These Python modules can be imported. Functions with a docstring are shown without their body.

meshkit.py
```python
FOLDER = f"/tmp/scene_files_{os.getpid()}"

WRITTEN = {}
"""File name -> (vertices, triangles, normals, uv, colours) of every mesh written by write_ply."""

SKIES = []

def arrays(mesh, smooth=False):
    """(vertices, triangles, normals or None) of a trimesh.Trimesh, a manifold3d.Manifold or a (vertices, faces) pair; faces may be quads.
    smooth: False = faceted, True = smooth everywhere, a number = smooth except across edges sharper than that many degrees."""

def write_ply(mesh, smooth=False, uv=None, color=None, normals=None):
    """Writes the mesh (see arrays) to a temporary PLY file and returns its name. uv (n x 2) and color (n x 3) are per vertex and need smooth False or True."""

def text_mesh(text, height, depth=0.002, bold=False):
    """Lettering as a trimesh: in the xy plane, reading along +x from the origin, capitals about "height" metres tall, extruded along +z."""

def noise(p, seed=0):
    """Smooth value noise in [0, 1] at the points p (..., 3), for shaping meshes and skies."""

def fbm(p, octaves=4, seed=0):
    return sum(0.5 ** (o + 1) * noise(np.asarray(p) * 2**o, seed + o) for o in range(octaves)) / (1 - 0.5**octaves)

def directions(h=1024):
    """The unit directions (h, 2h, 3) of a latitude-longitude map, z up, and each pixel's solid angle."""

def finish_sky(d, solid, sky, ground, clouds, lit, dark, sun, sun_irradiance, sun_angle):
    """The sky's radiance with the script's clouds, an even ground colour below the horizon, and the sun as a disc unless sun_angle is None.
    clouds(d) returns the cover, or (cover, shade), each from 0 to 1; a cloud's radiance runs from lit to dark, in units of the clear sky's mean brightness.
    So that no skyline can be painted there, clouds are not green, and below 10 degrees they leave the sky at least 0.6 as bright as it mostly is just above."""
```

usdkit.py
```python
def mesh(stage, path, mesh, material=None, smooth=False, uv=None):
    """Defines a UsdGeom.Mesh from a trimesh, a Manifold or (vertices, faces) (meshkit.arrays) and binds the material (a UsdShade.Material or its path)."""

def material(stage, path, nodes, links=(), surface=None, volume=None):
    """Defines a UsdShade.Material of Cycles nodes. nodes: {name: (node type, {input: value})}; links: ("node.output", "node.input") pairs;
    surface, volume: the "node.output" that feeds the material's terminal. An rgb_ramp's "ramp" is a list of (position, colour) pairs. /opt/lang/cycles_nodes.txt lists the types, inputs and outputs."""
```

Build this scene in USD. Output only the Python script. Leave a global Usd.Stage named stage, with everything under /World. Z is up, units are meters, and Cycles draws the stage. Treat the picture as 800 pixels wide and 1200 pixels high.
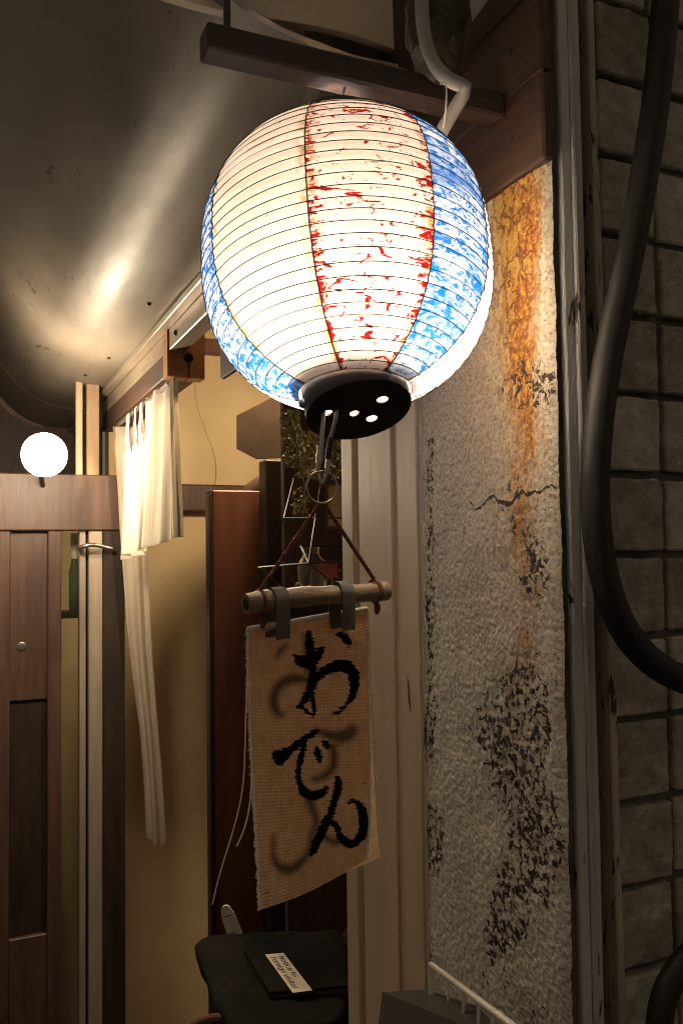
import math, numpy as np, trimesh, usdkit, meshkit
import shapely
from shapely.geometry import Polygon, Point, box as sbox
from pxr import Usd, UsdGeom, UsdLux, UsdShade, Gf, Sdf, Vt

stage = Usd.Stage.CreateInMemory()
UsdGeom.SetStageUpAxis(stage, UsdGeom.Tokens.z)
UsdGeom.SetStageMetersPerUnit(stage, 1.0)
world = UsdGeom.Xform.Define(stage, '/World')
stage.SetDefaultPrim(world.GetPrim())
UsdGeom.Scope.Define(stage, '/World/Looks')

# ---------------------------------------------------------------- camera
CAM = np.array([0.0, 0.0, 1.95])
YAW, PITCH, ROLL, FPX = math.radians(24), math.radians(2.6), math.radians(0.75), 1000.0
_f0 = np.array([math.sin(YAW), math.cos(YAW), 0.0])
R0 = np.array([math.cos(YAW), -math.sin(YAW), 0.0])
FW = _f0 * math.cos(PITCH) + np.array([0, 0, 1.0]) * math.sin(PITCH)
_u0 = np.cross(R0, FW)
RT = R0 * math.cos(ROLL) - _u0 * math.sin(ROLL)
UP = _u0 * math.cos(ROLL) + R0 * math.sin(ROLL)
cam = UsdGeom.Camera.Define(stage, '/World/camera')
cam.AddTransformOp().Set(Gf.Matrix4d(*[float(q) for row in ((*RT, 0), (*UP, 0), (*(-FW), 0), (*CAM, 1)) for q in row]))
cam.CreateHorizontalApertureAttr(36.0); cam.CreateVerticalApertureAttr(54.0)
cam.CreateFocalLengthAttr(36.0 * FPX / 800); cam.CreateClippingRangeAttr(Gf.Vec2f(0.02, 500))
cam.CreateExposureAttr(0.54)

# ---------------------------------------------------------------- sky: night, almost black
usdkit.material(stage, '/World/Looks/night_sky', {
    'sky': ('sky_texture', {'sky_type': 'single_scattering', 'sun_disc': False, 'sun_elevation': 0.02, 'sun_rotation': 2.2}),
    'dim': ('mix_color', {'blend_type': 'multiply', 'fac': 1.0, 'b': (.004, .004, .004), 'use_clamp': False}),
    'town': ('mix_color', {'blend_type': 'add', 'fac': 1.0, 'b': (1.15, .90, .64), 'use_clamp': False}),   # lamplight of the town, even all round
    'bg': ('background_shader', {'strength': 0.09})}, [('sky.color', 'dim.a'), ('dim.result', 'town.a'), ('town.result', 'bg.color')], surface='bg.background')
dome = UsdLux.DomeLight.Define(stage, '/World/sky')
UsdShade.MaterialBindingAPI.Apply(dome.GetPrim()).Bind(UsdShade.Material.Get(stage, '/World/Looks/night_sky'))
dome.GetPrim().SetCustomDataByKey('kind', 'structure')
LANTERN_POWER = 430.0
GLOBE_POWER = 112.0
SHOP_POWER = 400.0

# ---------------------------------------------------------------- finding points in the place
def ray(u, v):
    return FW + (u - 400) / FPX * RT + (600 - v) / FPX * UP
def onX(u, v, X):
    d = ray(u, v); return CAM + d * ((X - CAM[0]) / d[0])
def onY(u, v, Y):
    d = ray(u, v); return CAM + d * ((Y - CAM[1]) / d[1])
def onZ(u, v, Z):
    d = ray(u, v); return CAM + d * ((Z - CAM[2]) / d[2])
def at(u, v, dist):
    return CAM + ray(u, v) * dist

# ---------------------------------------------------------------- prim helpers
_names = {}
def numbered(path):
    n = _names.get(path, 0); _names[path] = n + 1
    return path if n == 0 else f'{path}_{n:03d}'
BASE = {}
def tag(p, label=None, cat=None, group=None, kind=None):
    for k, v in (('label', label), ('category', cat), ('group', group), ('kind', kind)):
        if v: p.SetCustomDataByKey(k, v)
    return p
def thing(name, base, label, cat, group=None, rot=None):
    x = UsdGeom.Xform.Define(stage, numbered('/World/' + name))
    x.AddTranslateOp().Set(Gf.Vec3d(*map(float, base)))
    if rot:
        x.AddRotateZOp().Set(rot[0]); x.AddRotateXOp().Set(rot[1]); x.AddRotateYOp().Set(rot[2])
    p = x.GetPrim(); BASE[str(p.GetPath())] = np.zeros(3) if rot else np.asarray(base, float)
    return tag(p, label, cat, group)
def obj(name, mesh, m, parent=None, smooth=30, label=None, uv=None, attrs=None, local=False):
    pp = str(parent.GetPath()) if parent else '/World'
    base = BASE.get(pp, np.zeros(3))
    v, f = (np.asarray(mesh.vertices, float), np.asarray(mesh.faces)) if hasattr(mesh, 'faces') else (np.asarray(mesh[0], float), np.asarray(mesh[1]))
    if f.shape[1] == 4: f = np.vstack([f[:, [0, 1, 2]], f[:, [0, 2, 3]]])
    if not local: v = v - base
    path = numbered(pp + '/' + name)
    M = usdkit.mesh(stage, path, (v, f), MATS[m] if isinstance(m, str) else m, smooth=smooth, uv=uv)
    if attrs:
        for k, a in attrs.items():
            UsdGeom.PrimvarsAPI(M).CreatePrimvar(k, Sdf.ValueTypeNames.FloatArray, 'vertex').Set(Vt.FloatArray.FromNumpy(np.asarray(a, np.float32)))
    p = M.GetPrim(); BASE[path] = base
    if label: tag(p, label)
    return p
cat = trimesh.util.concatenate

# ---------------------------------------------------------------- mesh helpers
def rbox(x0, x1, y0, y1, z0, z1, b=0.002):
    lo, hi = np.minimum((x0, y0, z0), (x1, y1, z1)), np.maximum((x0, y0, z0), (x1, y1, z1))
    b = min(b, 0.45 * (hi - lo).min()); pts = []
    for i in range(8):
        s = [(i >> k) & 1 for k in range(3)]
        c = np.where(s, hi, lo); inn = np.where(s, -b, b)
        for k in range(3):
            o = inn.copy(); o[k] = 0; pts.append(c + o)
    return trimesh.Trimesh(*_hull(np.array(pts)), process=False)
def _hull(p):
    h = trimesh.convex.convex_hull(p); return h.vertices, h.faces
def hull(p):
    return trimesh.convex.convex_hull(np.asarray(p, float))
def spline(pts, n):
    pts = np.asarray(pts, float)
    t = np.r_[0, np.cumsum(np.linalg.norm(np.diff(pts, axis=0), axis=1))]
    from scipy.interpolate import PchipInterpolator, CubicSpline
    q = np.linspace(0, t[-1], n)
    return CubicSpline(t, pts)(q) if len(pts) > 2 else np.stack([np.interp(q, t, pts[:, k]) for k in range(3)], 1)
def tube(pts, r, seg=10, closed=False, caps=True):
    P = np.asarray(pts, float); n = len(P); r = np.broadcast_to(r, n)
    T = np.roll(P, -1, 0) - np.roll(P, 1, 0) if closed else np.gradient(P, axis=0)
    T /= np.linalg.norm(T, axis=1, keepdims=True) + 1e-12
    a = np.array([0, 0, 1.0]) if abs(T[0][2]) < .9 else np.array([1.0, 0, 0])
    N = np.cross(T[0], a); N /= np.linalg.norm(N); ring = []
    for i in range(n):
        N = N - T[i] * (N @ T[i]); N /= np.linalg.norm(N); B = np.cross(T[i], N)
        th = np.linspace(0, 2 * np.pi, seg, endpoint=False)
        ring.append(P[i] + r[i] * (np.cos(th)[:, None] * N + np.sin(th)[:, None] * B))
    V = np.vstack(ring); F = []
    m = n if closed else n - 1
    for i in range(m):
        for j in range(seg):
            a0, b0 = i * seg + j, i * seg + (j + 1) % seg
            a1, b1 = ((i + 1) % n) * seg + j, ((i + 1) % n) * seg + (j + 1) % seg
            F += [(a0, b0, b1), (a0, b1, a1)]
    if caps and not closed:
        V = np.vstack([V, P[:1], P[-1:]]); c0, c1 = len(V) - 2, len(V) - 1
        for j in range(seg):
            F += [(c0, (j + 1) % seg, j), (c1, (n - 1) * seg + j, (n - 1) * seg + (j + 1) % seg)]
    return trimesh.Trimesh(V, F, process=False)
def bar(a, b, w, h, up=(0, 0, 1)):
    a, b = np.asarray(a, float), np.asarray(b, float); t = (b - a) / np.linalg.norm(b - a)
    s = np.cross(t, up); s /= np.linalg.norm(s); q = np.cross(s, t); pts = []
    for e in (a, b):
        for i, j in ((-1, -1), (-1, 1), (1, -1), (1, 1)):
            c = e + s * w / 2 * i + q * h / 2 * j; k = min(w, h) * .08; sg = 1 if e is a else -1
            pts += [c - s * i * k + t * sg * 0, c - q * j * k, c + t * sg * k * .5]
    return hull(pts)
def extr(poly, z0, z1, rows=1):
    m = trimesh.creation.extrude_polygon(poly, z1 - z0, engine='earcut'); m.apply_translation((0, 0, z0)); return m
def lathe(prof, seg=64, close=False):
    prof = np.asarray(prof, float); n = len(prof); th = np.linspace(0, 2 * np.pi, seg, endpoint=False)
    V = np.stack([prof[:, None, 0] * np.cos(th), prof[:, None, 0] * np.sin(th), np.repeat(prof[:, 1:2], seg, 1)], -1).reshape(-1, 3); F = []
    for i in range(n if close else n - 1):
        k = (i + 1) % n
        for j in range(seg):
            a, b, c, d = i * seg + j, i * seg + (j + 1) % seg, k * seg + (j + 1) % seg, k * seg + j
            F += [(a, b, c), (a, c, d)]
    return trimesh.Trimesh(V, F, process=False)
def grid(fn, nu, nv, thick=None):
    """a sheet: fn(U, V) -> points; with thickness it is closed"""
    U, W = np.meshgrid(np.linspace(0, 1, nu), np.linspace(0, 1, nv))
    P = fn(U, W); i = np.arange(nu * nv).reshape(nv, nu)
    F = np.stack([i[:-1, :-1], i[:-1, 1:], i[1:, 1:], i[1:, :-1]], -1).reshape(-1, 4)
    V = P.reshape(-1, 3); F = np.vstack([F[:, [0, 1, 2]], F[:, [0, 2, 3]]])
    if thick:
        m = trimesh.Trimesh(V, F, process=False); N = np.zeros_like(V)
        fn_ = np.cross(V[F[:, 1]] - V[F[:, 0]], V[F[:, 2]] - V[F[:, 0]])
        for k in range(3): np.add.at(N, F[:, k], fn_)
        N /= np.linalg.norm(N, axis=1, keepdims=True) + 1e-15
        edge = np.r_[i[0, :], i[1:, -1], i[-1, -2::-1], i[-2:0:-1, 0]]; e2 = np.roll(edge, -1); n = len(V)
        F = np.vstack([F, F[:, ::-1] + n, np.stack([edge, edge + n, e2 + n], 1), np.stack([edge, e2 + n, e2], 1)])
        V = np.vstack([V, V - N * thick])
    return trimesh.Trimesh(V, F, process=False)
def disc(c, r, seg=16):
    return Point(*c).buffer(r, quad_segs=seg // 4)

# ---------------------------------------------------------------- materials
MATS = {}
def L(name, nodes, links, surface='p.BSDF'):
    MATS[name] = usdkit.material(stage, '/World/Looks/' + name, nodes, links, surface=surface)
def pm(name, c1, c2, ns=12, sc=(1, 1, 1), rough=.6, bump=.0, bs=60, metallic=0, spec=.5, lo=.3, hi=.7, det=5, bd=.002, **kw):
    """plain paint / wood / metal: two tones broken by noise, roughness that varies, fine bump"""
    n = {'g': ('geometry', {}), 'm': ('mapping', {'scale': sc}), 'n': ('noise_texture', {'scale': ns, 'detail': det, 'roughness': .6}),
         'r': ('rgb_ramp', {'ramp': [(0, c1), (lo, c1), (hi, c2), (1, c2)]}),
         'n2': ('noise_texture', {'scale': bs, 'detail': 4, 'roughness': .65}), 'b': ('bump', {'strength': bump, 'distance': bd}),
         'rr': ('map_range', {'value': .5, 'to_min': max(.04, rough - .12), 'to_max': min(1, rough + .12)}),
         'p': ('principled_bsdf', {'metallic': metallic, 'specular_ior_level': spec, **kw})}
    l = [('g.position', 'm.vector'), ('m.vector', 'n.vector'), ('m.vector', 'n2.vector'), ('n.fac', 'r.fac'), ('r.color', 'p.base_color'),
         ('n2.fac', 'rr.value'), ('rr.result', 'p.roughness')]
    if bump: l += [('n2.fac', 'b.height'), ('b.normal', 'p.normal')]
    L(name, n, l)
def chips(name, paint, under, ns=18, amount=.4, sc=(1, 1, .25), rough=.55, bump=.35):
    """old paint flaking off in vertical patches"""
    L(name, {'g': ('geometry', {}), 'm': ('mapping', {'scale': sc}), 'n': ('noise_texture', {'scale': ns * 3, 'detail': 8, 'roughness': .68, 'distortion': .6}),
             'n3': ('noise_texture', {'scale': ns, 'detail': 6, 'roughness': .6}),
             'k': ('map_range', {'from_min': amount - .03, 'from_max': amount + .01}),
             'r': ('rgb_ramp', {'ramp': [(0, [q * .72 for q in paint]), (.35, [q * .8 for q in paint]), (.65, paint), (1, [q * 1.1 for q in paint])]}),
             'x': ('mix_color', {'a': under, 'b': (1, 1, 1)}),
             'nb': ('noise_texture', {'scale': 240, 'detail': 3}), 'hb': ('math', {'math_type': 'multiply_add', 'value2': 1.6}),
             'b': ('bump', {'strength': bump, 'distance': .0016}), 'p': ('principled_bsdf', {'roughness': rough, 'specular_ior_level': .4})},
      [('g.position', 'm.vector'), ('m.vector', 'n.vector'), ('m.vector', 'n3.vector'), ('g.position', 'nb.vector'), ('n.fac', 'k.value'), ('k.result', 'x.fac'),
       ('n3.fac', 'r.fac'), ('r.color', 'x.b'), ('x.result', 'p.base_color'), ('k.result', 'hb.value1'), ('nb.fac', 'hb.value3'), ('hb.value', 'b.height'), ('b.normal', 'p.normal')])

pm('asphalt', (.035, .034, .033), (.06, .058, .055), ns=30, bump=.5, bs=160, rough=.85)
pm('black_metal', (.012, .010, .010), (.03, .024, .02), ns=25, rough=.42, bump=.15, bs=90)
pm('dark_beam', (.022, .014, .011), (.06, .034, .024), ns=9, sc=(.5, 8, 8), rough=.6, bump=.4, bs=30)
pm('fascia_wood', (.035, .018, .012), (.075, .037, .022), ns=7, sc=(7, .8, 7), rough=.62, bump=.35, bs=26)
pm('red_wood', (.11, .036, .017), (.18, .062, .03), ns=5, sc=(6, 6, .6), rough=.5, bump=.15, bs=24)
pm('orange_wood', (.30, .125, .05), (.42, .19, .085), ns=14, sc=(3, 3, 10), rough=.6, bump=.2, bs=40)
pm('trim_wood', (.34, .22, .13), (.44, .30, .19), ns=6, sc=(6, 6, .6), rough=.6, bump=.15, bs=30)
pm('brown_wood', (.055, .029, .02), (.105, .057, .039), ns=5, sc=(8, 8, .7), rough=.5, bump=.2, bs=30)
pm('dark_wood', (.018, .012, .009), (.04, .026, .018), ns=5, sc=(6, 6, .8), rough=.62, spec=.3, bump=.2, bs=30)
pm('beige_plaster', (.54, .41, .24), (.66, .51, .30), ns=2.2, rough=.85, bump=.12, bs=70, lo=.3, hi=.7)
pm('aluminium_bronze', (.34, .28, .22), (.44, .37, .29), ns=10, sc=(4, 4, .4), rough=.42, bump=.05, metallic=.35)
pm('frame_paint', (.50, .385, .25), (.64, .50, .335), ns=6, sc=(3, 3, .35), rough=.5, bump=.12, bs=45, lo=.25, hi=.75)
L('awning_metal', {'g': ('geometry', {}), 'm': ('mapping', {'scale': (1, .45, 1)}), 'n': ('noise_texture', {'scale': 5, 'detail': 6}), 'r': ('rgb_ramp', {'ramp': [(.3, (.165, .14, .11)), (.7, (.235, .20, .16))]}),
    'ms': ('mapping', {'scale': (1, .35, 1)}), 's': ('noise_texture', {'scale': 85, 'detail': 6, 'roughness': .75}), 'zone': ('noise_texture', {'scale': 7, 'detail': 2}), 'sa': ('math', {'math_type': 'multiply_add', 'value2': .55}),
    'sk': ('map_range', {'from_min': .945, 'from_max': .975, 'clamp': True}), 'x': ('mix_color', {'b': (.06, .045, .03)}),
    'dn': ('noise_texture', {'scale': 9, 'detail': 3}), 'fn': ('noise_texture', {'scale': 140, 'detail': 4}), 'h': ('math', {'math_type': 'multiply_add', 'value2': 9.0}), 'b': ('bump', {'strength': .22, 'distance': .0009}),
    'rr': ('map_range', {'from_min': .3, 'from_max': .7, 'to_min': .40, 'to_max': .58}), 'p': ('principled_bsdf', {'metallic': .12, 'specular_ior_level': .42})},
  [('g.position', 'm.vector'), ('m.vector', 'n.vector'), ('n.fac', 'r.fac'), ('g.position', 'ms.vector'), ('ms.vector', 's.vector'), ('g.position', 'zone.vector'), ('zone.fac', 'sa.value1'), ('s.fac', 'sa.value3'), ('sa.value', 'sk.value'),
   ('r.color', 'x.a'), ('sk.result', 'x.fac'), ('x.result', 'p.base_color'), ('m.vector', 'dn.vector'), ('g.position', 'fn.vector'), ('dn.fac', 'h.value1'), ('fn.fac', 'h.value3'), ('h.value', 'b.height'), ('b.normal', 'p.normal'),
   ('n.fac', 'rr.value'), ('rr.result', 'p.roughness')])
pm('trim_metal', (.25, .205, .16), (.38, .31, .24), ns=8, sc=(4, .5, 4), rough=.4, bump=.12, bs=30, metallic=.35)
pm('beige_panel', (.64, .55, .41), (.74, .65, .5), ns=4, rough=.6, bump=.15, bs=30)
pm('grey_board', (.22, .20, .17), (.34, .31, .27), ns=8, sc=(6, 6, .6), rough=.8, bump=.35, bs=40)
pm('pipe_plastic', (.30, .29, .26), (.42, .40, .36), ns=14, rough=.55, bump=.1)
pm('rubber', (.010, .010, .010), (.022, .021, .02), ns=20, sc=(1, 1, .4), rough=.55, spec=.35, bump=.12, bs=120)
pm('steel', (.30, .27, .24), (.48, .44, .40), ns=40, rough=.28, metallic=.9)
pm('maroon_cord', (.13, .032, .022), (.24, .07, .05), ns=400, rough=.85, bump=.5, bs=900)
pm('bamboo', (.17, .11, .06), (.33, .235, .14), ns=28, sc=(1.2, 1.2, 8), rough=.5, bump=.25, bs=70)
pm('grey_felt', (.085, .075, .06), (.14, .125, .10), ns=70, rough=.95, bump=.4, bs=600)
pm('thread', (.75, .66, .52), (.9, .82, .68), ns=50, rough=.8)
pm('white_wire', (.66, .60, .48), (.78, .72, .60), ns=30, rough=.4, bump=.05)
pm('grey_tray', (.06, .054, .045), (.09, .08, .066), ns=10, rough=.8, spec=.1)
pm('black_leather', (.008, .008, .007), (.018, .017, .015), ns=12, rough=.85, spec=.06, bump=.35, bs=260, bd=.001)
pm('dull_box', (.020, .014, .010), (.032, .022, .016), ns=10, rough=.95, spec=.02)
pm('matt_black', (.012, .010, .008), (.025, .02, .016), ns=12, rough=.85, spec=.2)
pm('cap_lacquer', (.014, .009, .007), (.035, .022, .016), ns=30, rough=.75, spec=.25, bump=.15)
pm('paper', (.68, .60, .48), (.80, .72, .6), ns=16, rough=.8, bump=.05)
pm('ink', (.008, .007, .006), (.02, .017, .015), ns=40, rough=.7)
pm('leaf_dry', (.20, .15, .035), (.40, .32, .10), ns=60, rough=.7)
pm('leaf_green', (.12, .12, .035), (.30, .27, .10), ns=60, rough=.7)
pm('terracotta_red', (.30, .05, .03), (.5, .16, .10), ns=50, rough=.6)
pm('brick', (.26, .24, .20), (.54, .50, .43), ns=48, rough=.9, bump=.9, bs=110, bd=.004, det=8)
pm('brick_dark', (.20, .185, .155), (.44, .41, .34), ns=48, rough=.9, bump=.9, bs=120, bd=.004, det=8)
pm('brick_pale', (.31, .29, .245), (.6, .56, .48), ns=48, rough=.9, bump=.9, bs=100, bd=.004, det=8)
pm('mortar', (.08, .072, .055), (.16, .145, .115), ns=30, rough=.95, bump=.8, bs=150)
pm('soot_stone', (.03, .027, .02), (.13, .115, .08), ns=22, rough=.95, bump=.9, bs=70, bd=.006)
pm('dark_void', (.006, .005, .004), (.012, .010, .008), ns=9, rough=.9)
pm('green_glass', (.03, .075, .045), (.06, .13, .075), ns=9, rough=.15)
pm('white_plastic', (.62, .58, .50), (.75, .70, .62), ns=9, rough=.4)
chips('peel_grey', (.52, .515, .50), (.03, .022, .016), ns=15, amount=.40)
chips('peel_cream', (.56, .49, .39), (.06, .045, .03), ns=15, amount=.42)
L('pane_glass', {'fr': ('fresnel', {'IOR': 1.5}), 't': ('transparent_bsdf', {'color': (.82, .84, .80)}), 'g': ('glossy_bsdf', {'roughness': .06, 'color': (.9, .9, .9)}), 'x': ('mix_closure', {})},
  [('fr.fac', 'x.fac'), ('t.BSDF', 'x.closure1'), ('g.BSDF', 'x.closure2')], surface='x.closure')
L('clear_glass', {'p': ('principled_bsdf', {'base_color': (.95, .95, .9), 'transmission_weight': 1.0, 'roughness': .05, 'ior': 1.45})}, [])
def cloth(name, c1, c2, tr=.45, ns=9, weave=900, sc=(1, 1, 1)):
    L(name, {'g': ('geometry', {}), 'm': ('mapping', {'scale': sc}), 'n': ('noise_texture', {'scale': ns, 'detail': 5}), 'r': ('rgb_ramp', {'ramp': [(.3, c1), (.7, c2)]}),
             'n2': ('noise_texture', {'scale': weave, 'detail': 2}), 'b': ('bump', {'strength': .3, 'distance': .0008}),
             'd': ('diffuse_bsdf', {}), 't': ('translucent_bsdf', {}), 'x': ('mix_closure', {'fac': tr})},
      [('g.position', 'm.vector'), ('m.vector', 'n.vector'), ('g.position', 'n2.vector'), ('n.fac', 'r.fac'), ('r.color', 'd.color'), ('r.color', 't.color'), ('n2.fac', 'b.height'),
       ('b.normal', 'd.normal'), ('d.BSDF', 'x.closure1'), ('t.BSDF', 'x.closure2')], surface='x.closure')
cloth('noren_cloth', (.62, .57, .48), (.80, .75, .66), tr=.45, sc=(1, 8, .6), ns=12)
cloth('drape_cloth', (.40, .33, .26), (.52, .44, .35), tr=.3, sc=(4, 4, .5))
def lamp(name, color, s):
    L(name, {'e': ('emission', {'color': color, 'strength': s})}, [], surface='e.emission')
lamp('shop_light', (1.0, .74, .45), SHOP_POWER)
lamp('lantern_light', (1.0, .86, .68), LANTERN_POWER)
lamp('globe_light', (1.0, .80, .56), GLOBE_POWER)

# rusty stucco: masks rust / grime ride on the mesh, nodes break them up
L('rusty_stucco', {
    'g': ('geometry', {}), 'rust': ('attribute', {'attribute': 'rust'}), 'chip': ('attribute', {'attribute': 'chip'}), 'yel': ('attribute', {'attribute': 'yellow'}),
    'm1': ('mapping', {'scale': (1, 1, .3)}), 'n1': ('noise_texture', {'scale': 42, 'detail': 7, 'roughness': .66, 'distortion': .9}),
    'n2': ('noise_texture', {'scale': 130, 'detail': 6, 'roughness': .7, 'distortion': .5}), 'n3': ('noise_texture', {'scale': 5, 'detail': 4}),
    'base': ('rgb_ramp', {'ramp': [(.3, (.54, .48, .39)), (.5, (.66, .60, .49)), (.7, (.74, .68, .57))]}),
    # rust
    'ra': ('math', {'math_type': 'multiply_add', 'value2': 2.6}), 'rk': ('map_range', {'from_min': 1.64, 'from_max': 2.32, 'clamp': True}), 'rc': ('rgb_ramp', {'ramp': [(0, (.72, .54, .24)), (.40, (.66, .41, .11)), (.5, (.47, .19, .03)), (.60, (.22, .07, .015)), (1, (.16, .05, .01))]}),
    'ya': ('math', {'math_type': 'multiply_add', 'value2': 1.6}), 'yk': ('map_range', {'from_min': 1.05, 'from_max': 1.75, 'clamp': True}),
    'mx0': ('mix_color', {'b': (.52, .33, .075)}), 'mx1': ('mix_color', {}),
    # veins of rust running through the pitted coat
    'v': ('voronoi_texture', {'feature': 'distance_to_edge', 'scale': 75, 'randomness': 1}), 'mv': ('mapping', {'scale': (1, 1, .42)}),
    'nd': ('noise_texture', {'scale': 60, 'detail': 3}), 'vd': ('mix_vector', {'fac': .03}),
    'vk': ('map_range', {'from_min': .015, 'from_max': .12, 'to_min': 1, 'to_max': 0, 'clamp': True}), 'vm': ('math', {'math_type': 'multiply'}), 'mx2': ('mix_color', {'b': (.17, .06, .012)}),
    # flaked-off spots
    'ca': ('math', {'math_type': 'add'}), 'ck': ('map_range', {'from_min': 1.0, 'from_max': 1.035, 'clamp': True}), 'mx3': ('mix_color', {'b': (.045, .026, .016)}),
    'nb': ('noise_texture', {'scale': 260, 'detail': 5, 'roughness': .65}), 'hb': ('math', {'math_type': 'multiply_add', 'value2': -1.3}),
    'pit': ('rgb_ramp', {'ramp': [(0, (.30, .25, .2)), (.40, (.52, .46, .39)), (.48, (1, 1, 1)), (1, (1.05, 1.05, 1.05))]}), 'mp': ('mix_color', {'blend_type': 'multiply', 'fac': .8, 'use_clamp': False}),
    'b': ('bump', {'strength': .6, 'distance': .0028}), 'p': ('principled_bsdf', {'roughness': .72, 'specular_ior_level': .45})},
  [('g.position', 'm1.vector'), ('m1.vector', 'n1.vector'), ('g.position', 'n2.vector'), ('g.position', 'n3.vector'), ('n3.fac', 'base.fac'), ('g.position', 'nb.vector'),
   ('rust.fac', 'ra.value3'), ('n1.fac', 'ra.value1'), ('ra.value', 'rk.value'), ('n2.fac', 'rc.fac'), ('yel.fac', 'ya.value3'), ('n1.fac', 'ya.value1'), ('ya.value', 'yk.value'),
   ('yk.result', 'mx0.fac'), ('base.color', 'mx0.a'), ('mx0.result', 'mx1.a'), ('rc.color', 'mx1.b'), ('rk.result', 'mx1.fac'),
   ('g.position', 'vd.a'), ('nd.color', 'vd.b'), ('g.position', 'nd.vector'), ('vd.result', 'mv.vector'), ('mv.vector', 'v.vector'), ('v.distance', 'vk.value'), ('vk.result', 'vm.value1'), ('yel.fac', 'vm.value2'),
   ('mx1.result', 'mx2.a'), ('vm.value', 'mx2.fac'), ('chip.fac', 'ca.value1'), ('n2.fac', 'ca.value2'), ('ca.value', 'ck.value'), ('mx2.result', 'mx3.a'), ('ck.result', 'mx3.fac'),
   ('mx3.result', 'mp.a'), ('nb.fac', 'pit.fac'), ('pit.color', 'mp.b'), ('mp.result', 'p.base_color'), ('ck.result', 'hb.value1'), ('nb.fac', 'hb.value3'), ('hb.value', 'b.height'), ('b.normal', 'p.normal')])

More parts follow.
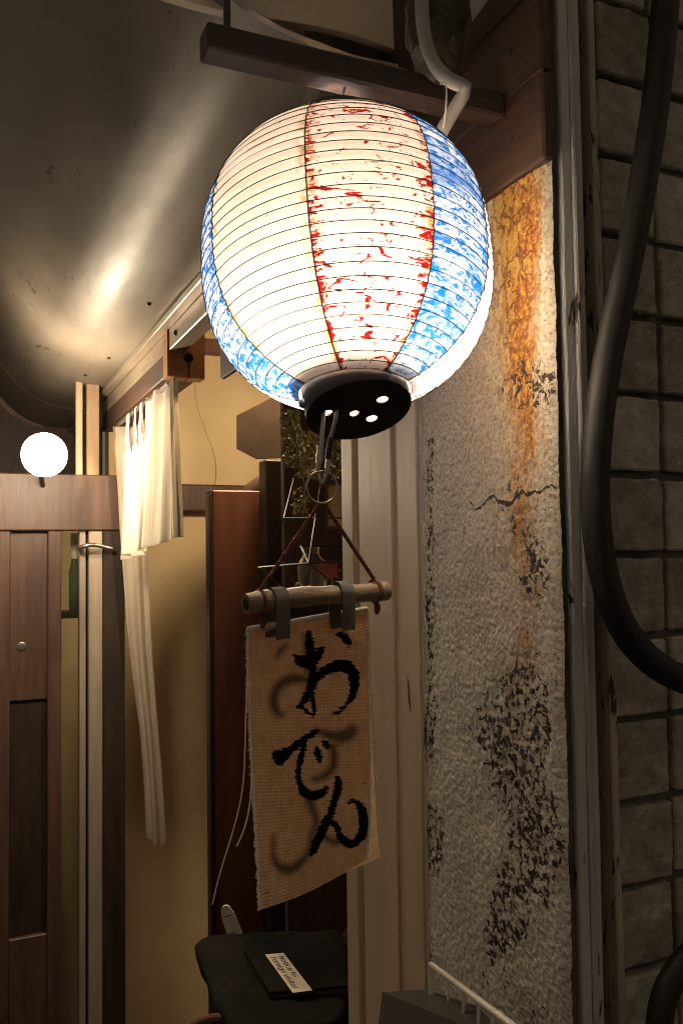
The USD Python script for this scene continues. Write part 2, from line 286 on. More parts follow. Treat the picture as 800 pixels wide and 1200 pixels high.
# lantern paper: cream paper with the paint of each gore flaking away
def gore(name, paper, paint, dark, dens, edge, wash=0.0, sx=38, thick=.56, soil=.55, soft=.035):
    L(name, {
        't': ('texture_coordinate', {}), 'm': ('mapping', {'scale': (1, 1, 2.6)}), 'n': ('noise_texture', {'scale': sx, 'detail': 7, 'roughness': .62, 'distortion': 1.4}),
        's': ('separate_xyz', {}), 'e1': ('math', {'math_type': 'subtract', 'value2': .5}), 'e2': ('math', {'math_type': 'absolute'}), 'e3': ('map_range', {'from_min': .36, 'from_max': .5, 'to_max': edge, 'clamp': True}),
        'a': ('math', {'math_type': 'add'}), 'k': ('map_range', {'from_min': dens, 'from_max': dens + soft, 'clamp': True}),
        'n2': ('noise_texture', {'scale': 150, 'detail': 5, 'roughness': .7}), 'k2': ('map_range', {'from_min': .64, 'from_max': .67, 'clamp': True}),
        'n3': ('noise_texture', {'scale': 11, 'detail': 6, 'distortion': .8}), 'w': ('rgb_ramp', {'ramp': [(.35, paper), (.62, [q * (1 - wash) + p_ * wash for q, p_ in zip(paper, paint)])]}),
        'st': ('map_range', {'from_min': .40, 'from_max': .47, 'to_min': 0, 'to_max': soil, 'clamp': True}), 'n4': ('noise_texture', {'scale': 70, 'detail': 6, 'distortion': 1.2}), 'sm': ('math', {'math_type': 'multiply'}), 'sk': ('map_range', {'from_min': .45, 'from_max': .6, 'clamp': True}),
        'x0': ('mix_color', {'b': (.42, .27, .10)}), 'x': ('mix_color', {'b': paint}), 'x2': ('mix_color', {'b': dark}),
        'bn': ('noise_texture', {'scale': 55, 'detail': 6, 'roughness': .6}), 'b': ('bump', {'strength': .5, 'distance': .003}),
        'd': ('diffuse_bsdf', {}), 'tr': ('translucent_bsdf', {}), 'mc': ('mix_closure', {'fac': thick})},
      [('t.object', 'm.vector'), ('m.vector', 'n.vector'), ('t.UV', 's.vector'), ('s.x', 'e1.value1'), ('e1.value', 'e2.value1'), ('e2.value', 'e3.value'),
       ('n.fac', 'a.value1'), ('e3.result', 'a.value2'), ('a.value', 'k.value'), ('t.object', 'n2.vector'), ('n2.fac', 'k2.value'), ('m.vector', 'n3.vector'), ('n3.fac', 'w.fac'),
       ('e2.value', 'st.value'), ('t.object', 'n4.vector'), ('n4.fac', 'sk.value'), ('st.result', 'sm.value1'), ('sk.result', 'sm.value2'), ('sm.value', 'x0.fac'), ('w.color', 'x0.a'),
       ('x0.result', 'x.a'), ('k.result', 'x.fac'), ('x.result', 'x2.a'), ('k2.result', 'x2.fac'), ('x2.result', 'd.color'), ('x2.result', 'tr.color'),
       ('t.object', 'bn.vector'), ('bn.fac', 'b.height'), ('b.normal', 'd.normal'), ('d.BSDF', 'mc.closure1'), ('tr.BSDF', 'mc.closure2')], surface='mc.closure')
gore('paper_white', (.80, .72, .61), (.62, .50, .38), (.5, .36, .2), .74, .0, wash=.4, thick=.094, soil=.9)
gore('paper_red', (.80, .68, .58), (.26, .008, .008), (.16, .02, .012), .575, .115, wash=.05, sx=62, thick=.096, soil=1.0)
gore('paper_blue', (.66, .76, .82), (.010, .12, .42), (.02, .07, .22), .462, .03, wash=.85, sx=78, thick=.118, soft=.11)
gore('paper_clean', (.88, .82, .72), (.80, .70, .55), (.6, .45, .28), .74, .0, wash=.3, thick=.33)
L('rib_wire', {'p': ('principled_bsdf', {'base_color': (.03, .022, .015), 'roughness': .6})}, [])

# hanging mat: woven, ink in a vertex primvar, soft show-through shade of the back lettering painted into the colour
L('mat_weave', {
    'ink': ('attribute', {'attribute': 'ink'}), 'gho': ('attribute', {'attribute': 'through_shade'}), 't': ('texture_coordinate', {}), 's': ('separate_xyz', {}),
    'mw': ('mapping', {'scale': (1, 1, 1)}), 'wv': ('wave_texture', {'wave_type': 'bands', 'bands_direction': 'y', 'scale': 13, 'distortion': 2.6, 'detail': 3, 'detail_scale': 2}),
    'wh': ('wave_texture', {'wave_type': 'bands', 'bands_direction': 'x', 'scale': 12, 'distortion': 2.2, 'detail': 3, 'detail_scale': 2}), 'wm': ('math', {'math_type': 'multiply'}),
    'n': ('noise_texture', {'scale': 130, 'detail': 5}), 'r': ('rgb_ramp', {'ramp': [(.3, (.80, .53, .32)), (.7, (.95, .70, .46))]}),
    'fl': ('noise_texture', {'scale': 420, 'detail': 2}), 'fk': ('map_range', {'from_min': .68, 'from_max': .74, 'clamp': True}), 'x0': ('mix_color', {'b': (.75, .58, .36)}),
    'dk': ('mix_color', {'blend_type': 'multiply', 'fac': .5}), 'dr': ('rgb_ramp', {'ramp': [(0, (.55, .55, .55)), (.5, (1, 1, 1)), (1, (1, 1, 1))]}),
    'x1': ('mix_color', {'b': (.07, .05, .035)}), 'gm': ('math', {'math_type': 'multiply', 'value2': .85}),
    'dry': ('noise_texture', {'scale': 1, 'detail': 4}), 'md': ('mapping', {'scale': (9, 62, 1)}), 'ia': ('math', {'math_type': 'multiply_add', 'value2': 1.7, 'value3': -.72}), 'ib': ('math', {'math_type': 'add'}), 'ik': ('map_range', {'from_min': .44, 'from_max': .56, 'clamp': True}),
    'x2': ('mix_color', {'b': (.010, .009, .010)}), 'b': ('bump', {'strength': .6, 'distance': .0012}),
    'd': ('diffuse_bsdf', {}), 'tr': ('translucent_bsdf', {}), 'mc': ('mix_closure', {'fac': .27})},
  [('t.UV', 'wv.vector'), ('t.UV', 'wh.vector'), ('wv.fac', 'wm.value1'), ('wh.fac', 'wm.value2'), ('wm.value', 'dr.fac'), ('t.object', 'n.vector'), ('n.fac', 'r.fac'), ('t.object', 'fl.vector'), ('fl.fac', 'fk.value'),
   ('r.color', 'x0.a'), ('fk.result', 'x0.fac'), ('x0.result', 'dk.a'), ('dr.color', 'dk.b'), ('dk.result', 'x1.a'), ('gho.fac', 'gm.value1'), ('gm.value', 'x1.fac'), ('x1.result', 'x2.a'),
   ('t.UV', 'md.vector'), ('md.vector', 'dry.vector'), ('dry.fac', 'ia.value1'), ('ink.fac', 'ib.value1'), ('ia.value', 'ib.value2'), ('ib.value', 'ik.value'), ('ik.result', 'x2.fac'),
   ('x2.result', 'd.color'), ('x2.result', 'tr.color'), ('wm.value', 'b.height'), ('b.normal', 'd.normal'), ('d.BSDF', 'mc.closure1'), ('tr.BSDF', 'mc.closure2')], surface='mc.closure')

XF = 0.50            # the shop front's plane (runs along y, faces -x)
Z = CAM[2]
def zx(ratio): return Z + ratio * XF
FASCIA_Z, BEAM_Z = onX(600, 217, XF)[2], onX(165, 471, XF)[2]

# ================================================================ setting
g = obj('ground', grid(lambda U, W: np.stack([U * 80 - 40, W * 80 - 40, np.zeros_like(U)], -1), 2, 2), 'asphalt'); tag(g, 'dark asphalt of the alley', 'ground', kind='structure')
fl = obj('floor', rbox(XF, 3.2, .9, 3.5, -.2, .035, .003), 'dark_wood'); tag(fl, 'dark floor inside the shop', 'floor', kind='structure')

# ---- rusty stucco wall between door frame and corner
YC = onX(653, 700, XF)[1]; YW = onX(497, 800, XF)[1]; YD = onX(405, 800, XF)[1]
w = thing('stucco_wall', (XF, YW, 0), 'rough stucco wall with orange rust streaks and dark flaked patches', 'wall')
def px_uv(P):
    d = P - CAM; fz = d @ FW
    return np.stack([400 + FPX * (d @ RT) / fz, 600 - FPX * (d @ UP) / fz], -1)
Z0, Z1 = 1.15, 2.95
def wall_pts(U, W):
    y = YC + (YW - YC) * U; z = Z0 + (Z1 - Z0) * W
    p = np.stack([y * 230, z * 230, np.zeros_like(y)], -1)
    rel = meshkit.fbm(p, 4, 3) - .5
    edge = np.clip(1 - (y - YC) / .012, 0, 1) ** 2 * .006
    return np.stack([XF - .0030 * rel + edge + .003 * (meshkit.noise(p * .12, 9) - .5), y, z], -1)
wm = grid(wall_pts, 190, 1300)
P = np.asarray(wm.vertices); uvp = px_uv(P); uu, vv = uvp[:, 0], uvp[:, 1]
bump_ = lambda x, c, s: np.exp(-((x - c) / s) ** 2)
cx = 621 - .008 * (vv - 200) + 5 * np.sin(vv / 37.0)
fade = np.clip(1.25 - (vv - 230) / 760, 0.15, 1)
rust = (1.0 * bump_(uu, cx, 17) + .40 * bump_(uu, cx - 20, 14) + .35 * bump_(uu, 585, 12) * np.clip(1 - (vv - 200) / 300, 0, 1)) * fade
yellow = np.clip(bump_(uu, 600, 34) * np.clip(1.2 - (vv - 200) / 330, 0, 1) + .35 * bump_(uu, 612, 22) * np.clip(1.1 - (vv - 200) / 600, 0, 1), 0, 1)
lo = meshkit.fbm(np.stack([uu / 42, vv / 75, 0 * uu], -1), 3, 21)
chip = .245 + .10 * bump_(uu, 615, 34) + .62 * (lo - .5) + .29 * bump_(uu, 618, 32) * np.clip(bump_(vv, 880, 80) + .9 * bump_(vv, 990, 80), 0, 1) + .30 * bump_(uu, 566, 30) * bump_(vv, 850, 42) + .16 * bump_(uu, 600, 40) * bump_(vv, 930, 130) + .3 * bump_(uu, 512, 9) * bump_(vv, 1010, 45) + .30 * bump_(uu, 580, 30) * bump_(vv, 1105, 48) \
    + .16 * bump_(uu, 630, 12) * bump_(vv, 650, 70) + .24 * bump_(uu, 504, 6) + .10 * bump_(uu, 522, 14) * np.clip((vv - 700) / 200, 0, 1)
chip = np.minimum(chip, .50 + .12 * (meshkit.fbm(np.stack([uu / 16, vv / 16, 0 * uu], -1), 2, 40) - .4))
crack = 585 + 34 * (meshkit.fbm(np.stack([uu / 17, 0 * uu, 0 * uu], -1), 4, 77) - .5) - .14 * (uu - 590)
chip += .42 * bump_(vv, crack, 1.8) * ((uu > 535) & (uu < 652))
wp = obj('stucco_coat', wm, 'rusty_stucco', w, smooth=True, attrs={'rust': rust, 'yellow': yellow, 'chip': chip})
obj('wall_core', rbox(XF + .012, XF + .036, YC + .008, YW + .05, 0, 3.2, .002), 'grey_board', w)
obj('lower_coat', rbox(XF, XF + .012, YC, YW, 0, Z0 - .002, .001), 'beige_panel', w)

# ---- door frame: stepped painted profile
f = thing('door_frame', (XF, YW, 0), 'cream painted stepped door frame between shop opening and rusty stucco wall', 'door frame')
def yat(u): return onX(u, 800, XF)[1]
def strip(u0, u1, x0, x1, name='frame_strip', m='frame_paint', z0=0.0, z1=2.9, par=None, b=.0015):
    return obj(name, rbox(x0, x1, yat(u0) + .0003, yat(u1) - .0003, z0, z1, b), m, par or f)
strip(494, 467, XF - .003, XF + .05)
strip(466, 457, XF - .0055, XF + .05)
strip(456, 424, XF - .0018, XF + .05)
strip(423, 420, XF + .006, XF + .05)
strip(419, 406, XF - .0045, XF + .09)
obj('scratch', tube([onX(477, 792, XF - .0033), onX(478.5, 806, XF - .0033), onX(479.5, 822, XF - .0033), onX(481, 834, XF - .0033)], [.0002, .0009, .0013, .0004], 6), 'dark_wood', f)
obj('joint_bead', rbox(XF - .0015, XF + .03, yat(497.5) - .002, yat(494.5), 0, 2.9, .001), 'peel_cream', f)

# ---- fascia board over the stucco wall and opening
YF = onX(633, 190, XF - .012)[1]
fb = thing('fascia_board', (XF, YF, FASCIA_Z), 'dark brown wooden fascia board above the rust streaked wall', 'board')
obj('board', rbox(XF - .008, XF + .004, YF, 1.72, FASCIA_Z, FASCIA_Z + .085, .0025), 'fascia_wood', fb)
obj('board', rbox(XF - .0065, XF + .004, YF + .001, 1.72, FASCIA_Z + .0855, FASCIA_Z + .17, .0025), 'fascia_wood', fb)
obj('board', rbox(XF - .0072, XF + .004, YF + .0005, 1.72, FASCIA_Z + .1705, FASCIA_Z + .62, .0025), 'fascia_wood', fb)
for k, (yy, zz) in enumerate([(YF + .05, .04), (YF + .05, .13), (YF + .3, .04), (YF + .3, .13)]):
    nm = lathe([(0, .0012), (.003, .0008), (.0035, 0)], 10); nm.apply_transform(trimesh.transformations.rotation_matrix(-math.pi / 2, (0, 1, 0))); nm.apply_translation((XF - .0078, yy, FASCIA_Z + zz))
    obj('nail_head', nm, 'black_metal', fb)

# ---- awning
def aw(X):  # underside height over x
    xs = [-.02, .0, .03, .07, .12, .18, .25, .33, .42, .5]; zs = [1.25, 1.12, .99, .87, .77, .695, .635, .6, .588, .588]
    from scipy.interpolate import PchipInterpolator
    return Z + PchipInterpolator(xs, zs)(X)
AY0, AY1 = .90, 4.15
a = thing('awning', (.25, AY0, Z + .58), 'brown grey sheet metal awning with curved underside over the alley', 'awning')
def aw_pts(U, W):
    X = -.02 + U * (XF + .018); Y = AY0 + W * (AY1 - AY0)
    d = .0035 * (meshkit.fbm(np.stack([X * 5, Y * 3.2, 0 * X], -1), 3, 5) - .5) + .002 * np.sin(Y * 9 + X * 4) * np.clip((X - .1) * 4, 0, 1)
    return np.stack([X, Y + .004 * np.sin(X * 23) * (W < .01), aw(X) + d], -1)
obj('sheet', grid(aw_pts, 60, 160, -.003), 'awning_metal', a, smooth=40)
obj('joint', grid(lambda U, W: np.stack([.02 + U * (XF - .02), 3.55 + W * .02 + 0 * U, aw(.02 + U * (XF - .02)) - .002 - .0025 * np.sin(np.pi * W)], -1), 40, 5, -.001), 'awning_metal', a)
tz1 = aw(.5); tz0 = onX(172, 433, XF - .02)[2]
obj('edge_trim', rbox(XF - .05, XF - .018, 1.35, AY1, tz1 - .022, tz1 - .004, .002), 'trim_metal', a)
obj('edge_trim', rbox(XF - .024, XF + .02, 1.35, AY1, tz1 - .075, tz1 - .0225, .002), 'trim_metal', a)
for yy, xx in ((2.0, .40), (2.6, .40), (2.9, .37), (3.3, .41)):
    s = trimesh.creation.icosphere(2, .006); s.apply_scale((1, 1, .5)); s.apply_translation((xx, yy, float(aw(xx)) - .002)); obj('screw', s, 'black_metal', a)
s = trimesh.creation.icosphere(2, .008); s.apply_scale((.5, 1, 1)); s.apply_translation((XF - .026, 2.05, tz1 - .05)); obj('screw', s, 'black_metal', a)

# ---- beige soffit panel of the next building, over the bar, and boards under it
pz = onY(466, 67, .935)[2]
sp = obj('sign_panel', grid(lambda U, W: np.stack([.02 + U * .475, .935 + .004 * np.sin(U * 7) + .02 * W, pz + .006 * np.sin(U * 9) * (1 - W) + W * .55], -1), 40, 20, -.012), 'beige_panel')
tag(sp, 'pale beige panel at the top above the dark hanging bar', 'panel')
gb = thing('slat_screen', (.45, .97, pz), 'weathered grey upright boards between beige panel and dark bar', 'board screen')
for k in range(5):
    obj('plank', rbox(.385 + k * .0225, .4062 + k * .0225, .958 + .003 * (k % 2), .97, pz - .14, pz + .05, .0015), 'grey_board', gb)
fg = obj('near_flange', grid(lambda U, W: np.stack([.02 + U * .46, AY0 - .003 - .005 * W, aw(.02 + U * .46) - .003 + .004 * W - .0008 * np.sin(U * 30) * W], -1), 50, 4, -.0015), 'trim_metal', a)
# ---- sooty block and pipes at top
def wob(m, amp, fr, seed):
    v = np.asarray(m.vertices); v = v + amp * (np.stack([meshkit.fbm(v * fr, 3, seed + k) for k in range(3)], -1) - .5); return trimesh.Trimesh(v, m.faces, process=False)
c0 = at(524, 15, .80); sb = trimesh.creation.icosphere(4, .05); sb.apply_scale((.6, .5, 1.25)); sb.apply_translation(c0 + np.array([0, .02, .0]))
tag(obj('stone_bracket', wob(sb, .03, 28, 3), 'soot_stone', smooth=True), 'soot blackened rough stone bracket beside the grey conduit at top', 'bracket')
tag(obj('metal_flashing', hull([at(553, 25, .84), at(575, -5, .84), at(600, -40, .84), at(545, -40, .84), at(553, 25, .845), at(575, -5, .845), at(600, -40, .845), at(545, -40, .845)]), 'peel_grey'), 'small grey sheet metal flashing above the fascia board', 'flashing')
pp = [at(492, -40, .80), at(495, 20, .79), at(503, 62, .785), at(520, 88, .78), at(545, 100, .785), at(542, 112, .79), at(528, 135, .80), at(512, 165, .81), at(500, 200, .83)]
tag(obj('grey_conduit', tube(np.vstack([spline(pp[:5], 30), spline(pp[5:], 24)]), .0065, 12), 'pipe_plastic', smooth=50), 'pale grey flexible conduit bending behind the paper lantern', 'conduit')
tag(obj('loose_wire', tube(spline([at(516, 98, .765), at(520, 97, .765), at(523, 110, .765), at(522, 128, .77), at(519, 150, .78)], 20), .0009, 6), 'thread'), 'thin pale wire end curling beside the grey conduit', 'wire')

# ================================================================ right of the corner: trims, gap, bricks (faces -y)
YB = YC
def xat(u, v=700, Y=None): return onY(u, v, YB if Y is None else Y)[0]
t1 = thing('corner_trim', (xat(670), YB, 0), 'flaking grey painted upright trim at the corner beside the rusty wall', 'trim')
def vpost(name, u0, u1, y0, y1, m, par, lean=0.0, z0=0.0, z1=3.1, b=.0015, seed=0):
    """upright strip with slightly wavering edges"""
    n = 60; zz = np.linspace(z0, z1, n); x0, x1 = xat(u0), xat(u1)
    e0 = .0012 * (meshkit.fbm(np.stack([zz * 14, 0 * zz, 0 * zz], -1), 3, seed) - .5) + lean * (zz - 1.9)
    e1 = .0018 * (meshkit.fbm(np.stack([zz * 14, 0 * zz, 0 * zz], -1), 3, seed + 5) - .5) + lean * (zz - 1.9)
    sec = [(0, 1, 0), (0, 0, b), (b, 0, 0), (-b, 0, 0), (0, 0, b), (0, 1, 0)]
    rings = []
    for i in range(n):
        A, B = x0 + e0[i], x1 + e1[i]
        rings.append([(A, y1, zz[i]), (A, y0 + b, zz[i]), (A + b, y0, zz[i]), (B - b, y0, zz[i]), (B, y0 + b, zz[i]), (B, y1, zz[i])])
    V = np.array(rings).reshape(-1, 3); F = []
    for i in range(n - 1):
        for j in range(6):
            a_, b_ = i * 6 + j, i * 6 + (j + 1) % 6; F += [(a_, b_, b_ + 6), (a_, b_ + 6, a_ + 6)]
    for k in (0, (n - 1) * 6): F += [(k, k + i, k + i + 1) if k else (k, k + i + 1, k + i) for i in range(1, 5)]
    return obj(name, trimesh.Trimesh(V, F, process=False), m, par)
vpost('stucco_return', 660, 668, YB + .003, YB + .05, 'soot_stone', t1, seed=1)
vpost('trim_strip', 668.5, 681, YB - .002, YB + .05, 'peel_grey', t1, seed=2)
rd = tube([(xat(684), YB - .001, 0), (xat(684), YB - .001, 3.1)], .0035, 10); obj('trim_bead', rd, 'peel_grey', t1)
vpost('trim_strip', 687, 698, YB + .002, YB + .05, 'peel_grey', t1, seed=3)
t2 = thing('pale_strip', (xat(722), YB, 0), 'narrow leaning cream strip edging the dark gap before the bricks', 'trim')
vpost('strip', 716, 724, YB + .006, YB + .05, 'peel_cream', t2, lean=-.006, seed=7)
gp = obj('gap_backing', rbox(xat(690), xat(735), YB + .06, YB + .08, 0, 3.1), 'dark_void'); tag(gp, 'dark back of the narrow gap beside the flaking trim', 'backing')
bw = thing('brick_wall', (xat(760), YB + .02, 0), 'old grimy brown brick wall at the right edge', 'wall')
BX0, BX1 = xat(727), xat(793)
obj('mortar_bed', rbox(BX0 - .003, 1.9, YB + .026, YB + .16, 0, 3.1), 'mortar', bw)
zt = [onY(760, q, YB + .02)[2] for q in (465, 557)]; H = zt[0] - zt[1]; zb = zt[0]
k0 = -int((3.05 - zb) / H); rng = np.random.default_rng(4)
k = -7
while zb - k * H > .05:
    ztop = zb - k * H; off = (k % 2) * .05
    for x0, x1 in ((BX0, BX1), (BX1 + .007, BX1 + .15), (BX1 + .157, BX1 + .30)):
        if ztop > 3.1: continue
        m = rbox(x0 + rng.uniform(0, .002), x1 - rng.uniform(0, .002), YB + .014 + rng.uniform(-.002, .002) + (.004 if x0 > BX1 else 0), YB + .08, ztop - H + .004, ztop - .004 + rng.uniform(-.001, .001), .002)
        if x0 < BX1 + .1:
            m = m.subdivide().subdivide().subdivide(); m = wob(m, .004, 60, k + 20)
        obj('brick', m, ('brick', 'brick_dark', 'brick_pale')[int(rng.integers(3))], bw)
    k += 1
# black cable
cp = [(786, -60), (778, 20), (769, 110), (752, 220), (733, 320), (714, 410), (702, 490), (697, 560), (699, 620), (709, 680), (727, 730), (755, 768), (790, 792), (850, 812)]
tag(obj('black_cable', tube(spline([onY(u, v, YB - .032) for u, v in cp], 90), .0132, 20), 'rubber', smooth=60), 'thick black rubber cable curving down in front of the brick wall', 'cable')
tag(obj('black_hose', tube(spline([onY(u, v, YB - .03) for u, v in ((850, 1100), (800, 1130), (778, 1170), (772, 1230), (775, 1300))], 30), .012, 14), 'rubber', smooth=60), 'short black hose loop low by the brick wall', 'hose')

# ================================================================ far end of the alley: door wall
YE = 3.0
def xe(u, v=800, Y=YE): return onY(u, v, Y)[0]
hz0, hz1 = onY(60, 622, YE)[2], onY(60, 556, YE)[2]
hd = obj('door_header', rbox(xe(-60), xe(146), YE - .03, YE + .06, hz0, hz1, .004), 'brown_wood'); tag(hd, 'dark brown wooden door header under the glowing globe bulb', 'beam')
ed = thing('sliding_door', (xe(35), YE, 0), 'brown wooden sliding door with dark lower panel below the globe bulb', 'door')
dz = lambda v: onY(40, v, YE)[2]
obj('stile', rbox(xe(-2), xe(11), YE - .02, YE + .03, 0, hz0, .003), 'brown_wood', ed)
obj('stile', rbox(xe(55), xe(71), YE - .02, YE + .03, 0, hz0, .003), 'brown_wood', ed)
obj('upper_panel', rbox(xe(11), xe(55), YE - .004, YE + .02, dz(820), hz0, .002), 'brown_wood', ed)
obj('lower_panel', rbox(xe(11), xe(55), YE + .004, YE + .02, dz(1095), dz(820), .002), 'dark_wood', ed)
obj('bottom_rail', rbox(xe(11), xe(55), YE - .014, YE + .03, 0, dz(1095), .003), 'brown_wood', ed)
sc = lathe([(0, .004), (.012, .003), (.016, 0)], 20); sc.apply_transform(trimesh.transformations.rotation_matrix(math.pi / 2, (1, 0, 0))); sc.apply_translation((xe(25), YE - .004, dz(757)))
obj('door_pull', sc, 'steel', ed)
obj('edge_board', rbox(xe(-60), xe(-3), YE - .01, YE + .05, 0, hz0, .003), 'dark_wood', ed)
sw = thing('side_window', (xe(85), YE, 0), 'narrow glazed side window with metal uprights between door and curtain', 'window')
obj('pane', rbox(xe(72), xe(92), YE + .005, YE + .009, 0, hz0, .0005), 'pane_glass', sw)
obj('upright', rbox(xe(92.5), xe(100), YE - .012, YE + .03, 0, hz0, .002), 'aluminium_bronze', sw)
obj('upright', rbox(xe(103), xe(119), YE - .02, YE + .03, 0, hz0, .002), 'aluminium_bronze', sw)
obj('recess', rbox(xe(100), xe(103), YE + .01, YE + .03, 0, hz0, .0005), 'dark_void', sw)
dp = obj('door_post', rbox(xe(119.5), xe(145), YE - .025, YE + .05, 0, hz0, .004), 'dark_wood'); tag(dp, 'dark wooden post standing left of the beige interior wall', 'post')
ib = obj('alley_end_wall', rbox(xe(-120), xe(150), YE + .55, YE + .6, 0, hz1 - .06), 'beige_plaster'); tag(ib, 'beige wall seen through the narrow side window', 'wall')
# items behind the glass
bt = thing('green_bottle', onY(87, 715, YE + .12), 'green bottle with white top behind the side window', 'bottle')
b0 = onY(87, 716, YE + .12); hb = onY(87, 655, YE + .12)[2] - b0[2]
mb = lathe([(0, 0), (.016, 0), (.018, .006), (.018, hb * .75), (.011, hb * .95), (.010, hb)], 24); mb.apply_translation(b0); obj('bottle_body', mb, 'green_glass', bt)
mb = lathe([(.010, hb + .001), (.013, hb + .002), (.013, hb + .09), (0, hb + .09)], 20); mb.apply_translation(b0); obj('bottle_top', mb, 'white_plastic', bt)
ws = obj('window_shelf', rbox(xe(70), xe(104), YE + .04, YE + .2, b0[2] - .02, b0[2] - .0005), 'brown_wood'); tag(ws, 'small shelf holding the green bottle', 'shelf')
mk = [onY(u, v, YE - d) for u, v, d in ((96, 641, .012), (97, 641, .05), (104, 639, .055), (118, 640, .052), (132, 643, .05))]
obj('reflection_bar', tube(spline(mk, 24), np.linspace(.009, .006, 24), 10), 'steel', sw, smooth=60)  # solid bar added in place of a pale cloth reflection, shaped like a handle
# columns over the header
for u0, u1, lab in ((90, 98, 'slim pale upright above header, nearer the globe bulb'), (103, 118, 'broad tan upright above header, farther from the globe bulb')):
    tag(obj('upper_post', rbox(xe(u0), xe(u1), YE + .03, YE + .055, hz1 + .001, 2.565, .002), 'trim_wood' if u0 > 100 else 'frame_paint'), lab, 'post', 'uprights above the door header')
uw = obj('upper_wall', rbox(-.6, .62, 4.22, 4.26, hz1 - .3, 3.4), 'brown_wood'); tag(uw, 'brown boarding behind the globe bulb above the header', 'wall')
# globe bulb
YG = 2.55
gc = onY(52, 533, YG)
gl = thing('globe_bulb', gc, 'glowing bare globe bulb above the dark door header', 'bulb')
s = trimesh.creation.icosphere(3, .063); s.apply_translation(gc); obj('globe', s, 'globe_light', gl, smooth=True)
m = lathe([(0, .053), (.02, .053), (.022, .07), (.022, .115), (0, .115)], 24); m.apply_transform(trimesh.transformations.rotation_matrix(-math.pi / 2, (1, 0, 0))); m.apply_translation(gc); obj('socket', m, 'black_metal', gl)
obj('arm', tube([gc + (0, .113, 0), gc + (0, .2, -.004), (gc[0] + .01, gc[1] + .28, gc[2] - .02), (gc[0] + .03, YE - .031, hz1 - .04)], .008, 10), 'black_metal', gl, smooth=60)

# ================================================================ shop interior
YI = 3.45
iw = obj('interior_back_wall', rbox(XF + .03, 3.2, YI, YI + .1, 0, 3.3), 'beige_plaster'); tag(iw, 'beige plaster wall at the back inside the shop', 'wall')
iw2 = obj('interior_side_wall', rbox(3.1, 3.2, .9, YI - .01, 0, 3.3), 'beige_plaster'); tag(iw2, 'beige side wall deep inside the shop', 'wall')
ic = obj('interior_ceiling', rbox(XF + .13, 3.2, .9, YI - .005, 3.0, 3.1), 'dark_wood'); tag(ic, 'dark ceiling inside the shop', 'ceiling', kind='structure')
ifw = obj('interior_front_wall', rbox(XF + .17, XF + .2, YW, YD + .1, 0, 3.0), 'dark_wood'); tag(ifw, 'dark lining behind the door frame', 'wall')
sk = obj('floor_skirting', rbox(XF + .03, 3.0, YI - .02, YI - .0005, .036, .06), 'dark_wood'); tag(sk, 'dark skirting at the foot of the beige interior wall', 'skirting')
# noren beam with end block
by0 = onX(218, 440, XF + .02)[1]
nb = thing('curtain_beam', (XF, by0, BEAM_Z), 'wooden beam over the doorway with orange notched end block', 'beam')
bu0, bu1 = onY(196, 410, by0), onY(240, 444, by0)
blk = sbox(bu0[0], bu1[2] - 0, bu1[0], bu1[2] + .19)
bx = Polygon([(bu0[0], bu1[2]), (bu1[0], bu1[2]), (bu1[0], bu1[2] + .2), (bu0[0], bu1[2] + .2)])
cxn = (bu0[0] + bu1[0]) / 2 + .006; notch = disc((cxn, bu1[2] + .052), .013).union(sbox(cxn - .002, bu1[2] - .01, cxn + .002, bu1[2] + .05))
m = trimesh.creation.extrude_polygon(bx.difference(notch), .05, engine='earcut'); m.apply_transform(trimesh.transformations.rotation_matrix(math.pi / 2, (1, 0, 0))); m.apply_translation((0, by0 + .05, 0))
obj('end_block', m, 'orange_wood', nb)
obj('beam', rbox(bu0[0] + .004, bu1[0] - .004, by0 + .0505, YE + .25, bu1[2] + .008, bu1[2] + .21, .003), 'fascia_wood', nb)
obj('rail', rbox(bu1[0] + .001, 2.2, YI - .06, YI - .001, onY(262, 418, YI)[2], onY(262, 402, YI)[2], .003), 'red_wood', nb)
rod0, rod1 = np.array([bu0[0] + .012, by0 + .03, bu1[2] - .012]), np.array([bu0[0] + .012, YE - .03, bu1[2] - .006])
obj('curtain_rod', tube([rod0, rod1], .007, 10), 'steel', nb)
# noren: two short panels with loops and a long drape
nr = thing('short_curtain', rod0, 'white short shop curtain brightly lit below the wooden beam', 'curtain')
ndir = np.array([0, 1.0, 0])
def panel(y0, y1, zt, zb, sh, amp, fr, ph, dx=0.0, skew=0.0):
    def fn(U, W):
        y = y0 + (y1 - y0) * U + skew * W; z = zt + (zb - zt) * W
        x = rod0[0] + dx * W + amp * (0.25 + W) * np.sin(U * fr + ph + .7 * W) + .006 * np.sin(U * fr * 2.7 + ph * 2)
        return np.stack([x, y + .012 * W * np.sin(U * fr * 1.7 + 1), z + sh * W * U], -1)
    return grid(fn, 60, 50, .0012)
zN = onX(197, 631, XF)[2]
y205, y160 = onX(204, 600, rod0[0])[1], onX(158, 600, rod0[0])[1]
obj('cloth_panel', panel(y205, y205 + .34, rod0[2] + .008, onX(200, 631, XF)[2] - .005, -.03, .012, 6.5, .3, dx=-.015, skew=.03), 'noren_cloth', nr, smooth=True)
obj('cloth_panel', panel(y205 - .02, y205 + .02, rod0[2] + .004, onX(205, 630, XF)[2], 0, .005, 3, 1.3, dx=.012), 'noren_cloth', nr, smooth=True)
obj('cloth_panel', panel(y205 + .36, y205 + .50, rod0[2] - .085, zN - .02, -.03, .014, 8, 2.0, dx=.0), 'noren_cloth', nr, smooth=True)
obj('cloth_panel', panel(y205 + .52, y205 + .72, rod0[2] - .10, zN - .03, -.03, .016, 9, .4), 'noren_cloth', nr, smooth=True)
